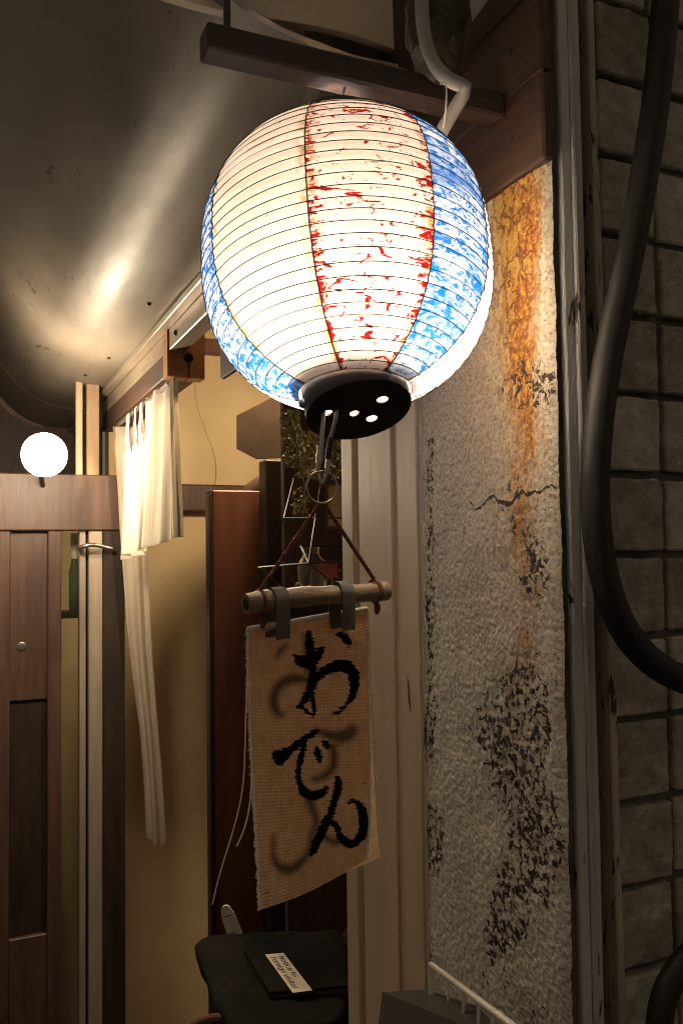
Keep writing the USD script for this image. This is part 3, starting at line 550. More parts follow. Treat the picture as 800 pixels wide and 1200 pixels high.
for q, wq_ in ((.37, .035), (.47, .03), (.60, .05)):
    zc, xc, yc_ = rod0[2], rod0[0], y205 + q
    pr = np.array([(xc - .004, zc - .12), (xc - .012, zc - .06), (xc - .0095, zc - .01), (xc - .006, zc + .007), (xc, zc + .0095), (xc + .006, zc + .007), (xc + .0095, zc - .01), (xc + .012, zc - .06), (xc + .006, zc - .12)])
    def rib_(U, W, pr=pr, yc_=yc_, wq_=wq_):
        xz = spline(np.c_[pr[:, 0], 0 * pr[:, 0], pr[:, 1]], W.shape[0])[:, None, :]
        return np.stack([xz[..., 0] + .002 * np.sin(U * 5 + yc_ * 40), yc_ + wq_ * (U - .5) * (1 + .5 * np.abs(np.linspace(-1, 1, W.shape[0]))[:, None] ** 2), xz[..., 2] + 0 * U], -1)
    obj('loop', grid(rib_, 8, 30, .001), 'noren_cloth', nr, smooth=True)
obj('loose_thread', tube(spline([(rod0[0] + .05, y205 - .03, rod0[2]), (rod0[0] + .07, y205 - .03, rod0[2] - .12), (rod0[0] + .10, y205 - .03, rod0[2] - .22), (rod0[0] + .075, y205 - .03, rod0[2] - .3)], 20), .001, 5), 'thread', nr)
def drape(U, W):
    lx = np.interp(W, [0, .25, .5, .75, 1], [132, 139, 151, 164, 171]) + 1.5 * np.sin(W * 9); rx = np.interp(W, [0, .25, .5, .75, 1], [156, 172, 178, 186, 194]) + 1.2 * np.sin(W * 7 + 1)
    v = 500 + W * (487 - 5 * np.cos(U * 5)); u = lx + (rx - lx) * U
    d = np.stack([ray(a_, b_) for a_, b_ in zip(u.ravel(), v.ravel())]).reshape(*U.shape, 3)
    Yd = 2.93 + .0 * W + .007 * np.sin(U * 8 + 1.5 * W) + .004 * np.sin(U * 17 + 3 * W) - .01 * U
    return CAM + d * (Yd / d[..., 1])[..., None]
tag(obj('long_drape', grid(drape, 24, 60, .002), 'drape_cloth', smooth=True), 'long narrow tan drape hanging against the beige interior wall', 'curtain')
# red brown board and dark post
rb = thing('wooden_partition', onY(290, 1100, 2.35), 'red brown wooden partition board behind the hanging mat', 'partition')
def xr(u, Y): return onY(u, 800, Y)[0]
obj('board', rbox(xr(250, 2.35), xr(410, 2.35), 2.35, 2.375, .036, onY(290, 575, 2.35)[2], .003), 'red_wood', rb)
obj('edge', rbox(xr(245, 2.35), xr(249.6, 2.35), 2.342, 2.38, .036, onY(290, 575, 2.35)[2], .002), 'dark_wood', rb)
dpst = obj('interior_post', rbox(xr(309, 2.3), xr(334, 2.3), 2.27, 2.33, .036, onY(320, 540, 2.3)[2], .004), 'dark_wood'); tag(dpst, 'dark wooden post behind the wire lampshade frame', 'post')
rl = obj('interior_rail', rbox(xr(200, 3.41), xr(345, 3.41), 3.40, 3.448, onY(250, 600, 3.41)[2], onY(250, 568, 3.41)[2], .008), 'brown_wood'); tag(rl, 'dark horizontal rail across the beige interior wall', 'rail')
twig = spline([onY(250, 592, 2.6), onY(285, 580, 2.5), onY(305, 568, 2.4), onY(330, 560, 2.3)], 20)
tag(obj('drift_branch', wob(tube(twig, np.linspace(.012, .03, 20), 8), .02, 25, 2), 'brown_wood', smooth=True), 'dark knobbly branch joining the interior rail and post', 'branch')
# dark box near the ceiling
c = [(277, 487), (322, 464), (345, 470), (345, 535), (300, 538), (277, 526)]
tag(obj('wall_box', hull([onY(u, v, 2.5) for u, v in c] + [onY(u + 8, v, 2.62) for u, v in c]), 'dull_box'), 'dark angular wooden box high on the interior wall behind dried plants', 'box')
# shelf back with things: dried plants, wire frame, jar, picture
YS = 1.95
shb = obj('back_board', rbox(xr(334, YS + .25), xr(425, YS + .25), YS + .25, YS + .27, .036, onY(370, 420, YS + .25)[2], .003), 'brown_wood'); tag(shb, 'brown back board of the display behind the wire frame', 'board')
shf = obj('display_shelf', rbox(xr(325, YS), xr(425, YS), YS - .08, YS + .24, onY(370, 706, YS)[2] - .02, onY(370, 703, YS)[2], .002), 'dark_wood'); tag(shf, 'dark display shelf under the wire frame', 'shelf')
def wire(name, pts, r, m, par): return obj(name, tube([at(*p) for p in pts], r, 6), m, par)
wf = thing('wire_ornament', at(355, 640, 1.72), 'dark geometric wire lamp frame hanging behind the maroon cords', 'ornament')
A_, B_, C_, D_, E_, F_, G_ = (333, 607, 1.72), (370, 607, 1.60), (410, 607, 1.74), (303, 665, 1.72), (362, 660, 1.58), (412, 658, 1.72), (345, 560, 1.72)
H_, I_, J_, K_ = (352, 640, 1.85), (410, 640, 1.86), (330, 690, 1.82), (400, 690, 1.84)
for p, q in ((A_, B_), (B_, C_), (A_, D_), (B_, E_), (C_, F_), (D_, E_), (E_, F_), (G_, A_), (A_, H_), (H_, I_), (C_, I_), (D_, J_), (F_, K_), (J_, K_), (H_, E_), (E_, K_), ((378, 555, 1.7), B_)):
    wire('wire', (p, q), .0022, 'black_metal', wf)
jr = thing('glass_jar', onY(365, 703, YS), 'clear glass jar on the dark display shelf', 'jar')
hh = onY(365, 640, YS)[2] - onY(365, 703, YS)[2]
m = lathe([(0, .003), (.03, .003), (.034, .01), (.034, hh * .7), (.02, hh * .85), (.022, hh), (.0195, hh), (.0175, hh * .85), (.031, hh * .68), (.031, .012), (0, .008)], 28); m.apply_translation(onY(365, 703, YS)); obj('jar_body', m, 'clear_glass', jr)
rng = np.random.default_rng(11)
def leaves(n, box_, size, seed, dist=(1.7, 1.95)):
    r = np.random.default_rng(seed); V, F = [], []
    for i in range(n):
        u, v = r.uniform(box_[0], box_[2]), r.uniform(box_[1], box_[3]); c = at(u, v, r.uniform(*dist))
        d = r.normal(size=3); d /= np.linalg.norm(d); e = np.cross(d, r.normal(size=3)); e /= np.linalg.norm(e); s_ = size * r.uniform(.6, 1.3)
        nrm = np.cross(d, e) * s_ * .25
        k = len(V); V += [c - d * s_, c + e * s_ * .4 + nrm, c + d * s_, c - e * s_ * .4 + nrm]; F += [(k, k + 1, k + 2), (k, k + 2, k + 3)]
    return trimesh.Trimesh(V, F, process=False)
dpl = thing('dried_plants', at(350, 540, 1.8), 'dried yellow green flower bunch hanging behind the lantern hook', 'dried flowers')
obj('leaves', leaves(260, (330, 480, 352, 548), .009, 1), 'leaf_green', dpl, smooth=False)
obj('leaves', leaves(150, (350, 505, 372, 560), .010, 2), 'leaf_dry', dpl, smooth=False)
obj('leaves', leaves(70, (343, 570, 362, 602), .008, 3), 'leaf_dry', dpl, smooth=False)
obj('leaves', leaves(120, (385, 515, 408, 560), .009, 4), 'leaf_green', dpl, smooth=False)
for k, (u, v, u2, v2) in enumerate(((352, 545, 338, 480), (356, 550, 347, 485), (360, 560, 368, 505), (392, 560, 400, 512), (350, 600, 355, 560))):
    obj('stem', tube(spline([at(u, v, 1.8), at((u + u2) / 2 + 4, (v + v2) / 2, 1.8), at(u2, v2, 1.8)], 10), .0018, 6), 'leaf_dry', dpl)
rf = thing('red_flower', at(385, 668, 1.86), 'small dried red flower in front of the display board', 'flower')
for k in range(9):
    t = k * 2 * math.pi / 9; c = at(386, 668, 1.86); d = RT * math.cos(t) + UP * math.sin(t); e = np.cross(d, FW)
    obj('petal', hull([c, c + d * .012 + e * .009 - FW * .006, c + d * .028 - FW * .012, c + d * .012 - e * .009 - FW * .006, c + d * .014 - FW * .002]), 'terracotta_red', rf, smooth=60)
obj('flower_stem', tube(spline([at(386, 668, 1.865), at(380, 690, 1.87), at(372, 703, 1.9)], 10), .002, 6), 'leaf_dry', rf)
pc = thing('picture_frame', at(398, 585, 2.0), 'small reddish framed picture beside the white door frame', 'picture')
pcz = [at(383, 568, 2.0), at(408, 566, 2.0), at(408, 618, 2.0), at(383, 618, 2.0)]
for i in range(4): obj('frame_side', bar(pcz[i], pcz[(i + 1) % 4], .006, .008, up=FW), 'red_wood', pc)
obj('print', hull([p + FW * q for p in pcz for q in (.001, .003)]), 'beige_plaster', pc)
sh2 = thing('seed_pods', at(352, 690, 1.84), 'pale dried seed pods lying on the display shelf', 'seed pods')
for k, (u, v) in enumerate(((342, 693), (352, 690), (360, 695), (348, 698))):
    m = trimesh.creation.icosphere(2, .012); m.apply_scale((1.5, .7, .7)); m.apply_transform(trimesh.transformations.rotation_matrix(k * .9, (0, 1, .4))); m.apply_translation(at(u, v, 1.84)); obj('pod', m, 'leaf_dry', sh2)

# ---- shop lamp over the display
pd = np.array([.84, 2.28, 2.62])
pl_ = thing('pendant_lamp', pd, 'small lit pendant lamp hanging over the display inside the shop', 'lamp')
m = trimesh.creation.icosphere(3, .045); m.apply_translation(pd); obj('bulb', m, 'shop_light', pl_, smooth=True)
m = lathe([(.012, .10), (.03, .095), (.075, .03), (.077, .03), (.031, .098), (.012, .103)], 40); m.apply_translation(pd); obj('shade', m, 'black_metal', pl_)
obj('flex', tube([pd + (0, 0, .10), (pd[0], pd[1], 3.0)], .003, 8), 'rubber', pl_)
# ---- dark counter, satchel, menu folder, card, slip
TZ = onY(310, 1113, 1.9)[2]
ct = thing('dark_counter', (XF + .5, 1.7, 0), 'dark counter inside the doorway below the hanging mat', 'counter')
obj('counter_top', rbox(xr(246, 1.9), XF + 1.0, 1.35, 1.9, TZ - .03, TZ, .006), 'matt_black', ct)
obj('counter_front', rbox(xr(246, 1.9) + .01, XF + .98, 1.37, 1.88, .04, TZ - .0305, .004), 'dark_wood', ct)
bg = thing('black_satchel', onZ(300, 1180, TZ), 'black bag lying on the counter under the menu folder', 'bag')
bp = [(226, 1129), (238, 1119), (300, 1113), (400, 1110), (415, 1160), (400, 1225), (270, 1240), (244, 1165)]
bm = hull([onZ(u, v, TZ + .045) - (0, 0, z_) for u, v in bp for z_ in (0, .042)])
bm = bm.subdivide().subdivide().subdivide(); bm = trimesh.smoothing.filter_laplacian(bm, iterations=4); obj('bag_body', wob(bm, .02, 14, 6), 'black_leather', bg, smooth=True)
obj('bag_strap', tube(spline([onZ(u, v, TZ + h) for u, v, h in ((215, 1212, .01), (250, 1193, .04), (272, 1196, .05), (283, 1220, .05), (286, 1250, .04))], 24), .007, 8), 'red_wood', bg)
mf = thing('menu_folder', onZ(340, 1150, TZ + .05), 'black menu folder with pale notice card lying on the black bag', 'folder')
fq = [onZ(286, 1121, TZ + .072), onZ(370, 1111, TZ + .072), onZ(412, 1162, TZ + .072), onZ(316, 1171, TZ + .072)]
fn_ = np.cross(fq[1] - fq[0], fq[3] - fq[0]); fn_ /= np.linalg.norm(fn_); fn_ *= np.sign(fn_[2])
obj('cover', hull([p + fn_ * q for p in fq for q in (.012, .006)]), 'black_leather', mf)
obj('pages', hull([p * .96 + np.mean(fq, 0) * .04 + fn_ * q for p in fq for q in (.0055, -.004)]), 'grey_tray', mf)
obj('cover', hull([p + fn_ * q for p in fq for q in (-.0045, -.009)]), 'black_leather', mf)
# card with its lettering, in the plane of the cover
def fold(u, v, h):
    d = ray(u, v); o = fq[0] + fn_ * (.012 + h); return CAM + d * (((o - CAM) @ fn_) / (d @ fn_))
cq = [(310.5, 1119), (332, 1117), (366, 1161), (343, 1164)]
obj('notice_card', hull([fold(u, v, h) for u, v in cq for h in (.0004, .0014)]), 'paper', mf)
c_tl, c_tr, c_bl = fold(*cq[1], .0016), fold(*cq[2], .0016), fold(*cq[0], .0016)
ex = (c_tr - c_tl); ey = (c_tl - c_bl)
for k, (txt, row, x0_) in enumerate((('Notice to', .58, .08), ('Foreign visitor', .16, .08))):
    tm = meshkit.text_mesh(txt, 1.0, .02); v = np.asarray(tm.vertices); wd = v[:, 0].max(); s_ = .82 / 9.2 if False else (.56 if k == 0 else .84) / wd
    obj('lettering', trimesh.Trimesh(c_tl + np.outer(x0_ + v[:, 0] * s_, ex) + np.outer(row - 1 + .30 * v[:, 1], ey) + np.outer(v[:, 2], fn_) * .02, tm.faces, process=False), 'ink', mf, smooth=False)
# pale banded strip standing behind the bag
ps = thing('banded_strip', at(280, 1090, 2.0), 'narrow white rounded strip with dark cross bands standing behind the black bag', 'tag')
sp_ = [(264, 1067), (278, 1100), (288, 1116)]
def strip_seg(p, q, w0, w1, rnd=0):
    P_, Q_ = at(*p, 2.12), at(*q, 2.12); t = (Q_ - P_) / np.linalg.norm(Q_ - P_); s_ = np.cross(t, FW); s_ /= np.linalg.norm(s_); pts = []
    for e, w_ in ((P_, w0), (Q_, w1)): pts += [e + s_ * w_ * i + FW * j for i in (-1, 1) for j in (0, .006)]
    if rnd: pts += [P_ - t * w0 * .9 * math.sin(a_) + s_ * w0 * math.cos(a_) + FW * j for a_ in np.linspace(.2, 2.94, 8) for j in (0, .006)]
    return hull(pts)
for i, (p, q, w0, w1, r_) in enumerate((((264.5, 1067), (267, 1074), .012, .0165, 1), ((267.8, 1076), (274, 1093), .017, .018, 0), ((275, 1095), (281, 1106), .018, .012, 0), ((285, 1107), (291, 1116), .012, .011, 0))):
    obj('pale_segment', strip_seg(p, q, w0, w1, r_), 'white_plastic', ps)
obj('band_core', tube([at(264, 1066, 2.135), at(290, 1119, 2.135)], .008, 6), 'dark_wood', ps)
og = obj('orange_card', hull([at(393, 1105, 1.95), at(408, 1085, 1.95), at(415, 1120, 1.95), at(393, 1105, 1.955), at(408, 1085, 1.955), at(415, 1120, 1.955)]), 'orange_wood'); tag(og, 'orange corner of a card beside the white door frame', 'card')

# ---- white wire basket and tray in front of the stucco wall
bk = thing('wire_basket', onX(505, 1130, XF - .03), 'white wire basket rail in front of the stucco wall', 'basket')
r0, r1 = onX(504, 1132, XF - .02), onX(504, 1132, XF - .02)
pA, pB = at(505, 1131, .80), at(640, 1232, .55)
obj('top_rail', tube(np.array([pA, pA * .5 + pB * .5, pB]), .0028, 10), 'white_wire', bk, smooth=60)
obj('corner_post', tube([pA + (0, 0, .001), pA + np.array([0, 0, -.12])], .0028, 10), 'white_wire', bk, smooth=60)
for q in (.2, .36, .5, .62, .74):
    p = pA * (1 - q) + pB * q; obj('wire', tube([p, p + np.array([0, 0, -.12])], .0014, 8), 'white_wire', bk, smooth=60)
tr_ = obj('grey_tray', hull([at(448, 1163, .86), at(500, 1160, .84), at(560, 1180, .70), at(600, 1225, .62), at(440, 1225, .84)] + [at(448, 1170, .88), at(500, 1168, .86), at(560, 1190, .73), at(600, 1250, .65), at(440, 1250, .86)]), 'grey_tray'); tag(tr_, 'grey tray edge behind the white wire basket', 'tray')

# ================================================================ the hanging bar
LC = at(406, 311, .765)                         # lantern's centre
BARZ = at(405, 101, .79)[2]
yb = at(405, 101, .79)[1]
bx0 = onY(239, 62, yb)[0]
hb_ = thing('hanging_bar', (XF, yb, BARZ), 'dark square bar jutting from the fascia board above the paper lantern', 'bar')
obj('bar', rbox(bx0, XF - .0085, yb - .011, yb + .016, BARZ, BARZ + .024, .002), 'dark_beam', hb_)
pgp = onY(266, 40, yb)
obj('peg', tube([(pgp[0], yb, BARZ + .022), (pgp[0], yb, BARZ + .062)], .0032, 12), 'black_metal', hb_, smooth=50)

# ================================================================ paper lantern
R, HB = .1285, .1295
TILT, LROLL = 13.0, 2.5
lt = thing('paper_lantern', LC, 'round glowing paper lantern with white, red flecked and blue panels', 'lantern', rot=(-math.degrees(YAW), -TILT, -LROLL))
def prof(t):      # t -1 (bottom) .. 1 (top) -> radius
    return R * (1 - np.abs(t) ** 2.5 * .985) ** (1 / 2.15)
T0, T1 = -.955, .955
NR = 33
tt = np.linspace(T0, T1, NR)
# ribs spaced evenly along the meridian
q = np.linspace(T0, T1, 2000); arc = np.r_[0, np.cumsum(np.hypot(np.diff(prof(q)), np.diff(q) * HB))]
tt = np.interp(np.linspace(0, arc[-1], NR), arc, q)
bounds = [-60, -14, 31, 66, 115, 165, 213, 256, 300]
cols = ['paper_white', 'paper_red', 'paper_blue', 'paper_clean', 'paper_red', 'paper_blue', 'paper_clean', 'paper_blue']
SUB = 5
tf = np.concatenate([np.linspace(tt[i], tt[i + 1], SUB, endpoint=False) for i in range(NR - 1)] + [[tt[-1]]])
ph_ = np.concatenate([np.arange(SUB) / SUB for _ in range(NR - 1)] + [[0]])
def body(az, i_):   # az in degrees, 0 towards the viewer, + to the right
    a_ = np.radians(az); t = tf[i_]; r = prof(t) - .0013 * np.sin(np.pi * ph_[i_])
    n_ = meshkit.fbm(np.stack([az / 7, t * 14, 0 * t], -1), 3, 2) - .5
    r = r + .0022 * n_ * np.sin(np.pi * ph_[i_]) + .0012 * (meshkit.noise(np.stack([az / 40, t * 3, 0 * t], -1), 8) - .5)
    return np.stack([r * np.sin(a_), -r * np.cos(a_), t * HB], -1)
for k in range(8):
    n = 36; az = np.linspace(bounds[k], bounds[k + 1], n); I, A = np.meshgrid(np.arange(len(tf)), az, indexing='ij')
    V = body(A, I).reshape(-1, 3); i = np.arange(V.shape[0]).reshape(len(tf), n)
    F = np.stack([i[:-1, :-1], i[:-1, 1:], i[1:, 1:], i[1:, :-1]], -1).reshape(-1, 4)
    uv = np.stack([(A - bounds[k]) / (bounds[k + 1] - bounds[k]), (tf[I] + 1) / 2], -1).reshape(-1, 2)
    obj('paper_panel', (V, F), cols[k], lt, smooth=True, uv=uv, local=True, label=('blue streaked' if 'blue' in cols[k] else 'red flecked' if 'red' in cols[k] else 'cream white') + ' paper panel')
for k, t in enumerate(tt[:]):
    th = np.linspace(0, 2 * np.pi, 110, endpoint=False); rr = prof(t) + .0003
    z_ = t * HB + .0007 * np.sin(th * 2 + k) ; pts = np.stack([rr * np.cos(th), rr * np.sin(th), z_], -1)
    obj('rib', tube(pts, .00042, 5, closed=True), 'rib_wire', lt, smooth=True, local=True)
for k in range(8):     # glued seams
    az = bounds[k]; a_ = np.radians(az); I = np.arange(0, len(tf), 2)
    P0 = body(np.full(len(I), az), I); P0 *= np.array([1.004, 1.004, 1]); obj('seam', tube(P0, .0006, 4), 'rib_wire', lt, local=True)
# wooden/metal caps
zb_, rb_ = T0 * HB, prof(T0)
RC = .0455
cz = zb_ - .0185
SKEW = trimesh.transformations.rotation_matrix(math.radians(-7), (0, 1, 0), (0, 0, zb_)) @ trimesh.transformations.rotation_matrix(math.radians(-10), (1, 0, 0), (0, 0, zb_))
def sk_(m): m.apply_transform(SKEW); return m
CAP = obj('bottom_cap', sk_(lathe([(RC, cz), (RC, zb_ + .016), (RC - .0015, zb_ + .016), (RC - .0015, cz)], 72, close=True)), 'cap_lacquer', lt, local=True)
CAPHOLES = [(.020, -.012), (-.004, .002), (.011, .015), (-.0265, -.006)]
pl = Point(0, 0).buffer(RC - .0008, quad_segs=24)
for hx, hy in CAPHOLES: pl = pl.difference(Point(hx, hy).buffer(.0050 if hx > 0 else .0042, quad_segs=6))
m = trimesh.creation.extrude_polygon(pl, .0015, engine='earcut'); m.apply_translation((0, 0, cz - .0005))
obj('cap_plate', sk_(m), 'cap_lacquer', CAP, local=True)
for az in (38, 158, 278):
    s = trimesh.creation.icosphere(2, .0045); s.apply_scale((1, 1, 1)); a_ = math.radians(az); s.apply_translation((RC * math.sin(a_), -RC * math.cos(a_), zb_ - .006)); obj('rivet', sk_(s), 'steel', CAP, local=True, smooth=True)
zt_, rt_ = T1 * HB, prof(T1)
obj('top_cap', lathe([(RC + .004, zt_ - .004), (RC + .004, zt_ + .009), (RC - .004, zt_ + .024), (RC - .022, zt_ + .026), (RC - .022, zt_ + .022), (RC - .007, zt_ + .021), (RC + .001, zt_ + .004), (RC + .001, zt_ - .004)], 64, close=True), 'black_metal', lt, local=True)
m = trimesh.creation.icosphere(3, .024); m.apply_scale((1, 1, 1.1)); m.apply_translation((.004, 0, -.076)); obj('bulb', m, 'lantern_light', lt, local=True, smooth=True)
m = lathe([(0, -.002), (.012, -.002), (.014, .03), (.010, .042), (0, .042)], 24); m.apply_translation((.004, 0, -.053)); obj('bulb_socket', m, 'white_plastic', lt, local=True)
obj('bulb_flex', tube([(.004, 0, -.012), (.003, 0, .06), (0, 0, zt_ + .012)], .0022, 8), 'rubber', lt, local=True)
# top bail wire to the bar
def lw(p):   # lantern local -> world
    c1, s1 = math.cos(-YAW), math.sin(-YAW); c2, s2 = math.cos(math.radians(-TILT)), math.sin(math.radians(-TILT)); c3, s3 = math.cos(math.radians(-LROLL)), math.sin(math.radians(-LROLL))
    Rz = np.array([[c1, -s1, 0], [s1, c1, 0], [0, 0, 1]]); Rx = np.array([[1, 0, 0], [0, c2, -s2], [0, s2, c2]]); Ry = np.array([[c3, 0, s3], [0, 1, 0], [-s3, 0, c3]])
    return LC + Rz @ Rx @ Ry @ np.asarray(p, float)
def wl(P_):
    c1, s1 = math.cos(-YAW), math.sin(-YAW); c2, s2 = math.cos(math.radians(-TILT)), math.sin(math.radians(-TILT)); c3, s3 = math.cos(math.radians(-LROLL)), math.sin(math.radians(-LROLL))
    Rz = np.array([[c1, -s1, 0], [s1, c1, 0], [0, 0, 1]]); Rx = np.array([[1, 0, 0], [0, c2, -s2], [0, s2, c2]]); Ry = np.array([[c3, 0, s3], [0, 1, 0], [-s3, 0, c3]])
    return (np.asarray(P_, float) - LC) @ (Rz @ Rx @ Ry)
topL, topR = lw((-.03, 0, zt_ + .024)), lw((.03, 0, zt_ + .024)); hook = np.array([at(405, 101, .79)[0], yb, BARZ])
topm = (topL + topR) / 2
obj('hanger_wire', tube(wl(np.array([topL, (topL + topR) / 2 * .5 + topL * .5 + (0, 0, .006), topm + (0, 0, .008), hook + (0, 0, .001)])), .0012, 6), 'black_metal', lt, local=True)
obj('hanger_wire', tube(wl(np.array([topR, (topL + topR) / 2 * .5 + topR * .5 + (0, 0, .006), topm + (0, 0, .008)])), .0012, 6), 'black_metal', lt, local=True)

# ================================================================ hook, ring, hanging mat
hk = lw((SKEW @ np.array([CAPHOLES[3][0] + .001, CAPHOLES[3][1], cz, 1]))[:3]); dH = (hk - CAM) @ FW
DR = .715
cb = thing('carabiner', hk, 'steel snap hook hanging from the lantern cap', 'hook')
top = hk + np.array([0, 0, .012]); botp = at(377, 562, DR); ax = RT * .0042
loop = [top - ax * .6, top + (0, 0, .004), top + ax * .9, hk * .7 + botp * .3 + ax * 1.0, hk * .3 + botp * .7 + ax * .75, botp + ax * .6, botp + (0, 0, -.004), botp - ax * .6, hk * .3 + botp * .7 - ax * .9, hk * .7 + botp * .3 - ax * .9]
lp = np.vstack([loop, loop[:1]]); obj('hook_body', tube(spline(lp, 60)[:-1], .0019, 10, closed=True), 'steel', cb, smooth=60)
obj('gate_sleeve', tube([hk * .5 + botp * .5 - ax * .95, hk * .25 + botp * .75 - ax * .9], .003, 12), 'steel', cb, smooth=50)
obj('gate_sleeve', tube([hk * .62 + botp * .38 + ax * 1.0, hk * .3 + botp * .7 + ax * .8], .0027, 12), 'black_metal', cb, smooth=50)

S0, S1 = at(288, 708, .682), at(452, 691, .765)
sd = (S1 - S0) / np.linalg.norm(S1 - S0)
hm = thing('hanging_mat', S0, 'woven hanging mat with black brush lettering under a bamboo stick', 'hanging sign')
rc_ = at(377, 571, DR); th = np.linspace(0, 2 * np.pi, 48, endpoint=False); rx_ = (RT * .9 + FW * .35); rx_ /= np.linalg.norm(rx_)
obj('split_ring', cat([tube(rc_ + .0135 * (np.cos(th)[:, None] * rx_ + np.sin(th)[:, None] * UP) + FW * o, .0010, 8, closed=True) for o in (-.0009, .0009)]), 'steel', hm, smooth=60)
n = 22; sq = np.linspace(0, 1, n); srad = .0083 + .0005 * np.sin(sq * 21) + .0009 * (np.abs(sq - .12) < .03) + .0006 * (np.abs(sq - .9) < .03)
stk = S0 + np.outer(sq, S1 - S0) + np.outer(.0012 * np.sin(sq * 5), UP)
obj('bamboo_stick', tube(stk, srad, 20), 'bamboo', hm, smooth=45)
rr_ = tube([S0 - sd * .0006, S0 + sd * .0004], .0045, 12); obj('hollow_end', rr_, 'dark_wood', hm)
knot = rc_ - UP * .0125
for (u, v), k_ in (((303, 690), .09), ((437, 690), .91)):
    e = S0 * (1 - k_) + S1 * k_
    pts = np.array([knot + RT * (.001 if k_ > .5 else -.001), knot * .5 + e * .5 + UP * .0045 * 0, e + UP * .0095])
    nn = 120; line = np.vstack([np.linspace(pts[0], pts[2], nn)]); tq = np.linspace(0, 1, nn)
    sdv = np.cross(pts[2] - pts[0], FW); sdv /= np.linalg.norm(sdv); strands = []
    for ph0 in (0, math.pi):
        strands.append(tube(line + np.outer(.0009 * np.cos(tq * 110 + ph0), sdv) + np.outer(.0009 * np.sin(tq * 110 + ph0), FW), .0012, 6))
    cd = obj('cord', cat(strands), 'maroon_cord', hm, smooth=60)
    tl = np.array([e + np.cross(sd, UP) * .010 * math.cos(a_) + UP * .0098 * math.sin(a_) for a_ in np.linspace(0, 2 * np.pi, 20, endpoint=False)])
    obj('cord_wrap', tube(tl, .0016, 6, closed=True), 'maroon_cord', cd, smooth=60)
    wv = e - UP * .009
    obj('cord_tail', tube(spline([wv, wv - UP * .006 + sd * .003, wv - UP * .012 + sd * .002], 8), [.0022, .0024, .0026, .0028, .003, .0028, .0022, .0016], 8), 'maroon_cord', cd, smooth=60)

# the mat itself: doubled cloth, front and back leaf
LEFT = [(290, 737), (291, 800), (294, 880), (299, 970), (304, 1067)]
RIGHT = [(429, 713), (431, 790), (433, 880), (433, 950), (428, 1008)]
RB = [(430, 713), (434, 800), (438, 880), (442, 950), (446, 1005)]
def edge(pts, w):
    p = np.array(pts, float); t = np.linspace(0, 1, len(p)); from_ = __import__('scipy.interpolate', fromlist=['x']).PchipInterpolator
    return np.stack([from_(t, p[:, 0])(w), from_(t, p[:, 1])(w)], -1)
def mat_uv(U, W, right):
    a_, b_ = edge(LEFT, W), edge(right, W); p = a_ * (1 - U[..., None]) + b_ * U[..., None]
    p[..., 1] += (6 * np.sin(np.pi * U) * W ** 3 * (1 if right is RIGHT else 0)); return p
def mat_pts(U, W, right, off):
    p = mat_uv(U, W, right); d = FW + (p[..., 0:1] - 400) / FPX * RT + (600 - p[..., 1:2]) / FPX * UP
    dist = .690 + .082 * U + .012 * np.sin(np.pi * U) * (W - .3) - .012 * W + off * (.0015 + .012 * W * (.3 + .7 * U))
    return CAM + d * dist[..., None]
NU, NV = 150, 360
U_, W_ = np.meshgrid(np.linspace(0, 1, NU), np.linspace(0, 1, NV))
pix = mat_uv(U_, W_, RIGHT).reshape(-1, 2)
z1 = lambda L_: [(280 + x / 4.444, 720 + y / 4.444, w_ / 4.444) for x, y, w_ in L_]
z2 = lambda L_: [(280 + x / 4.444, 880 + y / 4.444, w_ / 4.444) for x, y, w_ in L_]
INK = [z1([(362, 95, 20), (366, 130, 34), (374, 200, 42), (384, 280, 36), (384, 330, 34), (368, 390, 34), (345, 440, 30), (312, 485, 16)]),
       z1([(290, 215, 8), (310, 235, 34), (345, 248, 66), (385, 236, 56), (415, 205, 40), (436, 172, 8)]),
       z1([(330, 470, 14), (360, 420, 30), (390, 345, 46), (440, 300, 42), (500, 275, 52), (550, 270, 58), (590, 305, 54), (600, 360, 46), (590, 420, 32), (565, 465, 20), (525, 505, 12), (475, 526, 6)]),
       z1([(310, 478, 16), (345, 500, 10), (385, 524, 14), (388, 470, 16), (380, 400, 20)]),
       z1([(516, 104, 14), (545, 115, 32), (566, 140, 30), (572, 164, 10)]),
       z1([(410, 606, 16), (370, 632, 28), (320, 668, 32), (270, 705, 36), (235, 728, 54), (212, 742, 76)]),
       z1([(338, 685, 24), (325, 735, 24), (314, 790, 22)]) , z2([(320, 60, 22), (308, 120, 22), (316, 170, 28), (345, 218, 42), (380, 232, 46), (420, 225, 38), (455, 190, 16)]),
       z1([(405, 700, 14), (410, 730, 30), (420, 762, 14)]), z1([(440, 665, 10), (455, 680, 28), (460, 695, 12)]),
       z2([(508, 136, 10), (518, 180, 34), (500, 250, 32), (470, 340, 34), (430, 420, 40), (400, 490, 36), (378, 540, 20)]),
       z2([(425, 420, 24), (465, 372, 22), (500, 385, 24), (520, 430, 30), (545, 470, 38), (585, 484, 36), (625, 462, 42), (648, 410, 46), (648, 345, 44), (628, 290, 30), (605, 266, 16), (572, 270, 6)])]
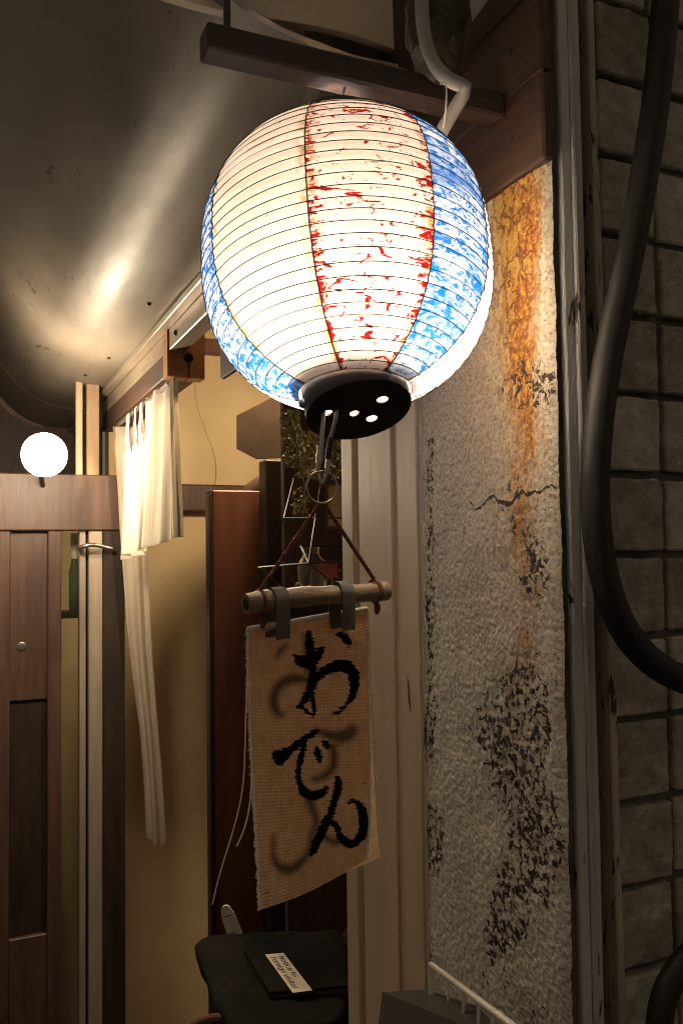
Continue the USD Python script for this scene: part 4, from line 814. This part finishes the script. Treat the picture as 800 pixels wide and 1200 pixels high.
GHOST = [z1([(360, 345, 40), (300, 335, 52), (240, 350, 54), (195, 395, 52), (180, 450, 50), (190, 495, 46), (220, 525, 30)]), z1([(245, 165, 22), (215, 190, 32), (200, 220, 20)]), z1([(340, 110, 16), (345, 150, 26), (350, 320, 24)]),
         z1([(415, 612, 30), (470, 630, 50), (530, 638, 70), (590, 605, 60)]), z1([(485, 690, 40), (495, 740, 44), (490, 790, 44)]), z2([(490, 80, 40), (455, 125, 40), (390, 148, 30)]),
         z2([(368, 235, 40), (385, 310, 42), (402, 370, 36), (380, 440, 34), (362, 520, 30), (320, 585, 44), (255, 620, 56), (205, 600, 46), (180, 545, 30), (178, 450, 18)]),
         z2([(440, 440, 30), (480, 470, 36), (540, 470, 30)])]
def field(strokes, soft):
    best = np.zeros(len(pix))
    for st in strokes:
        s_ = np.array(st); s_ = spline(s_, 70)
        d2 = np.hypot(pix[:, None, 0] - s_[None, :, 0], pix[:, None, 1] - s_[None, :, 1]) - np.maximum(s_[None, :, 2], 1) / 2
        best = np.maximum(best, np.clip(.5 - d2.min(1) / soft, 0, 1))
    return best
ink, gho = field(INK, 6.5), field(GHOST, 8.0)  # gho: shade of the back lettering, painted into the front leaf
fm = grid(lambda U, W: mat_pts(U, W, RIGHT, 0), NU, NV)
FL = obj('front_leaf', fm, 'mat_weave', hm, smooth=True, uv=np.stack([U_ * 1.0, W_ * 2.2], -1).reshape(-1, 2), attrs={'ink': ink, 'through_shade': gho})
nb_u, nb_v = 60, 120; Ub, Wb = np.meshgrid(np.linspace(0, 1, nb_u), np.linspace(0, 1, nb_v))
BL = obj('back_leaf', grid(lambda U, W: mat_pts(U, W, RB, 1), nb_u, nb_v), 'mat_weave', hm, smooth=True, uv=np.stack([Ub, Wb * 2.2], -1).reshape(-1, 2), attrs={'ink': np.zeros(nb_u * nb_v), 'through_shade': np.zeros(nb_u * nb_v)})
# frayed selvedges
rg = np.random.default_rng(8)
def fray(U0, n_, right, off, name):
    wq = np.linspace(0, 1, 220); E = np.stack([mat_pts(np.array([[U0]]), np.array([[w_]]), right, off)[0, 0] for w_ in wq])
    E = E + np.outer(rg.normal(0, .00035, 220), RT) - FW * .0003
    obj('selvedge', tube(E, .0008 + rg.uniform(0, .0009, 220), 5), 'thread', FL if right is RIGHT else BL, smooth=True)
    ms = []
    for i in range(n_):
        w_ = rg.uniform(0, 1); a_ = mat_pts(np.array([[U0]]), np.array([[w_]]), right, off)[0, 0]; sg = 1 if U0 > .5 else -1
        dr = RT * sg * rg.uniform(.001, .0032) + UP * rg.uniform(-.003, .002) + FW * rg.uniform(-.002, .002)
        ms.append(tube([a_, a_ + dr * .5 + UP * rg.uniform(-.0006, .0006), a_ + dr], .00022, 4))
    p = obj(name, cat(ms), 'thread', FL if right is RIGHT else BL); tag(p, kind='stuff')
fray(0.0, 60, RIGHT, 0, 'frayed_edge'); fray(1.0, 60, RIGHT, 0, 'frayed_edge'); fray(1.0, 50, RB, 1, 'frayed_edge')
hem = mat_pts(np.linspace(0, 1, 40)[None], np.zeros((1, 40)), RIGHT, 0)[0]; obj('top_hem', tube(hem - FW * .0005, .0021, 6), 'thread', FL, smooth=60)
# grey tabs looped round the stick
for k_, ud in ((.20, 40), (.66, 40)):
    e = S0 * (1 - k_) + S1 * k_; wd = .0125; side = np.cross(sd, UP); side /= np.linalg.norm(side)
    if side @ FW > 0: side = -side     # towards the viewer
    path = [side * .0098 + UP * -.030, side * .0101 + UP * -.012] + [side * .0102 * math.cos(a_) + UP * .0102 * math.sin(a_) for a_ in np.linspace(0, math.pi, 12)] + [-side * .0101 + UP * -.012, -side * .006 + UP * -.03]
    path = np.array(path) + e; V = []
    for s_ in (-wd / 2 * 1.05, -wd / 4, 0, wd / 4, wd / 2): V.append(path + sd * s_ + UP * .0004 * math.sin(s_ * 900))
    def tabf(U, W, V=np.array(V)):
        return np.transpose(V, (1, 0, 2))
    obj('tab', grid(tabf, 5, len(path), -.0012), 'grey_felt', hm, smooth=50)
for pts in ([(292, 742, .69), (289, 800, .69), (287, 870, .69), (283, 930, .69), (268, 990, .69), (249, 1060, .69)], [(294, 850, .69), (294, 920, .69), (288, 965, .69), (277, 992, .69)]):
    obj('loose_thread', tube(spline([at(*p) for p in pts], 50), .00065, 5), 'thread', hm, smooth=60)
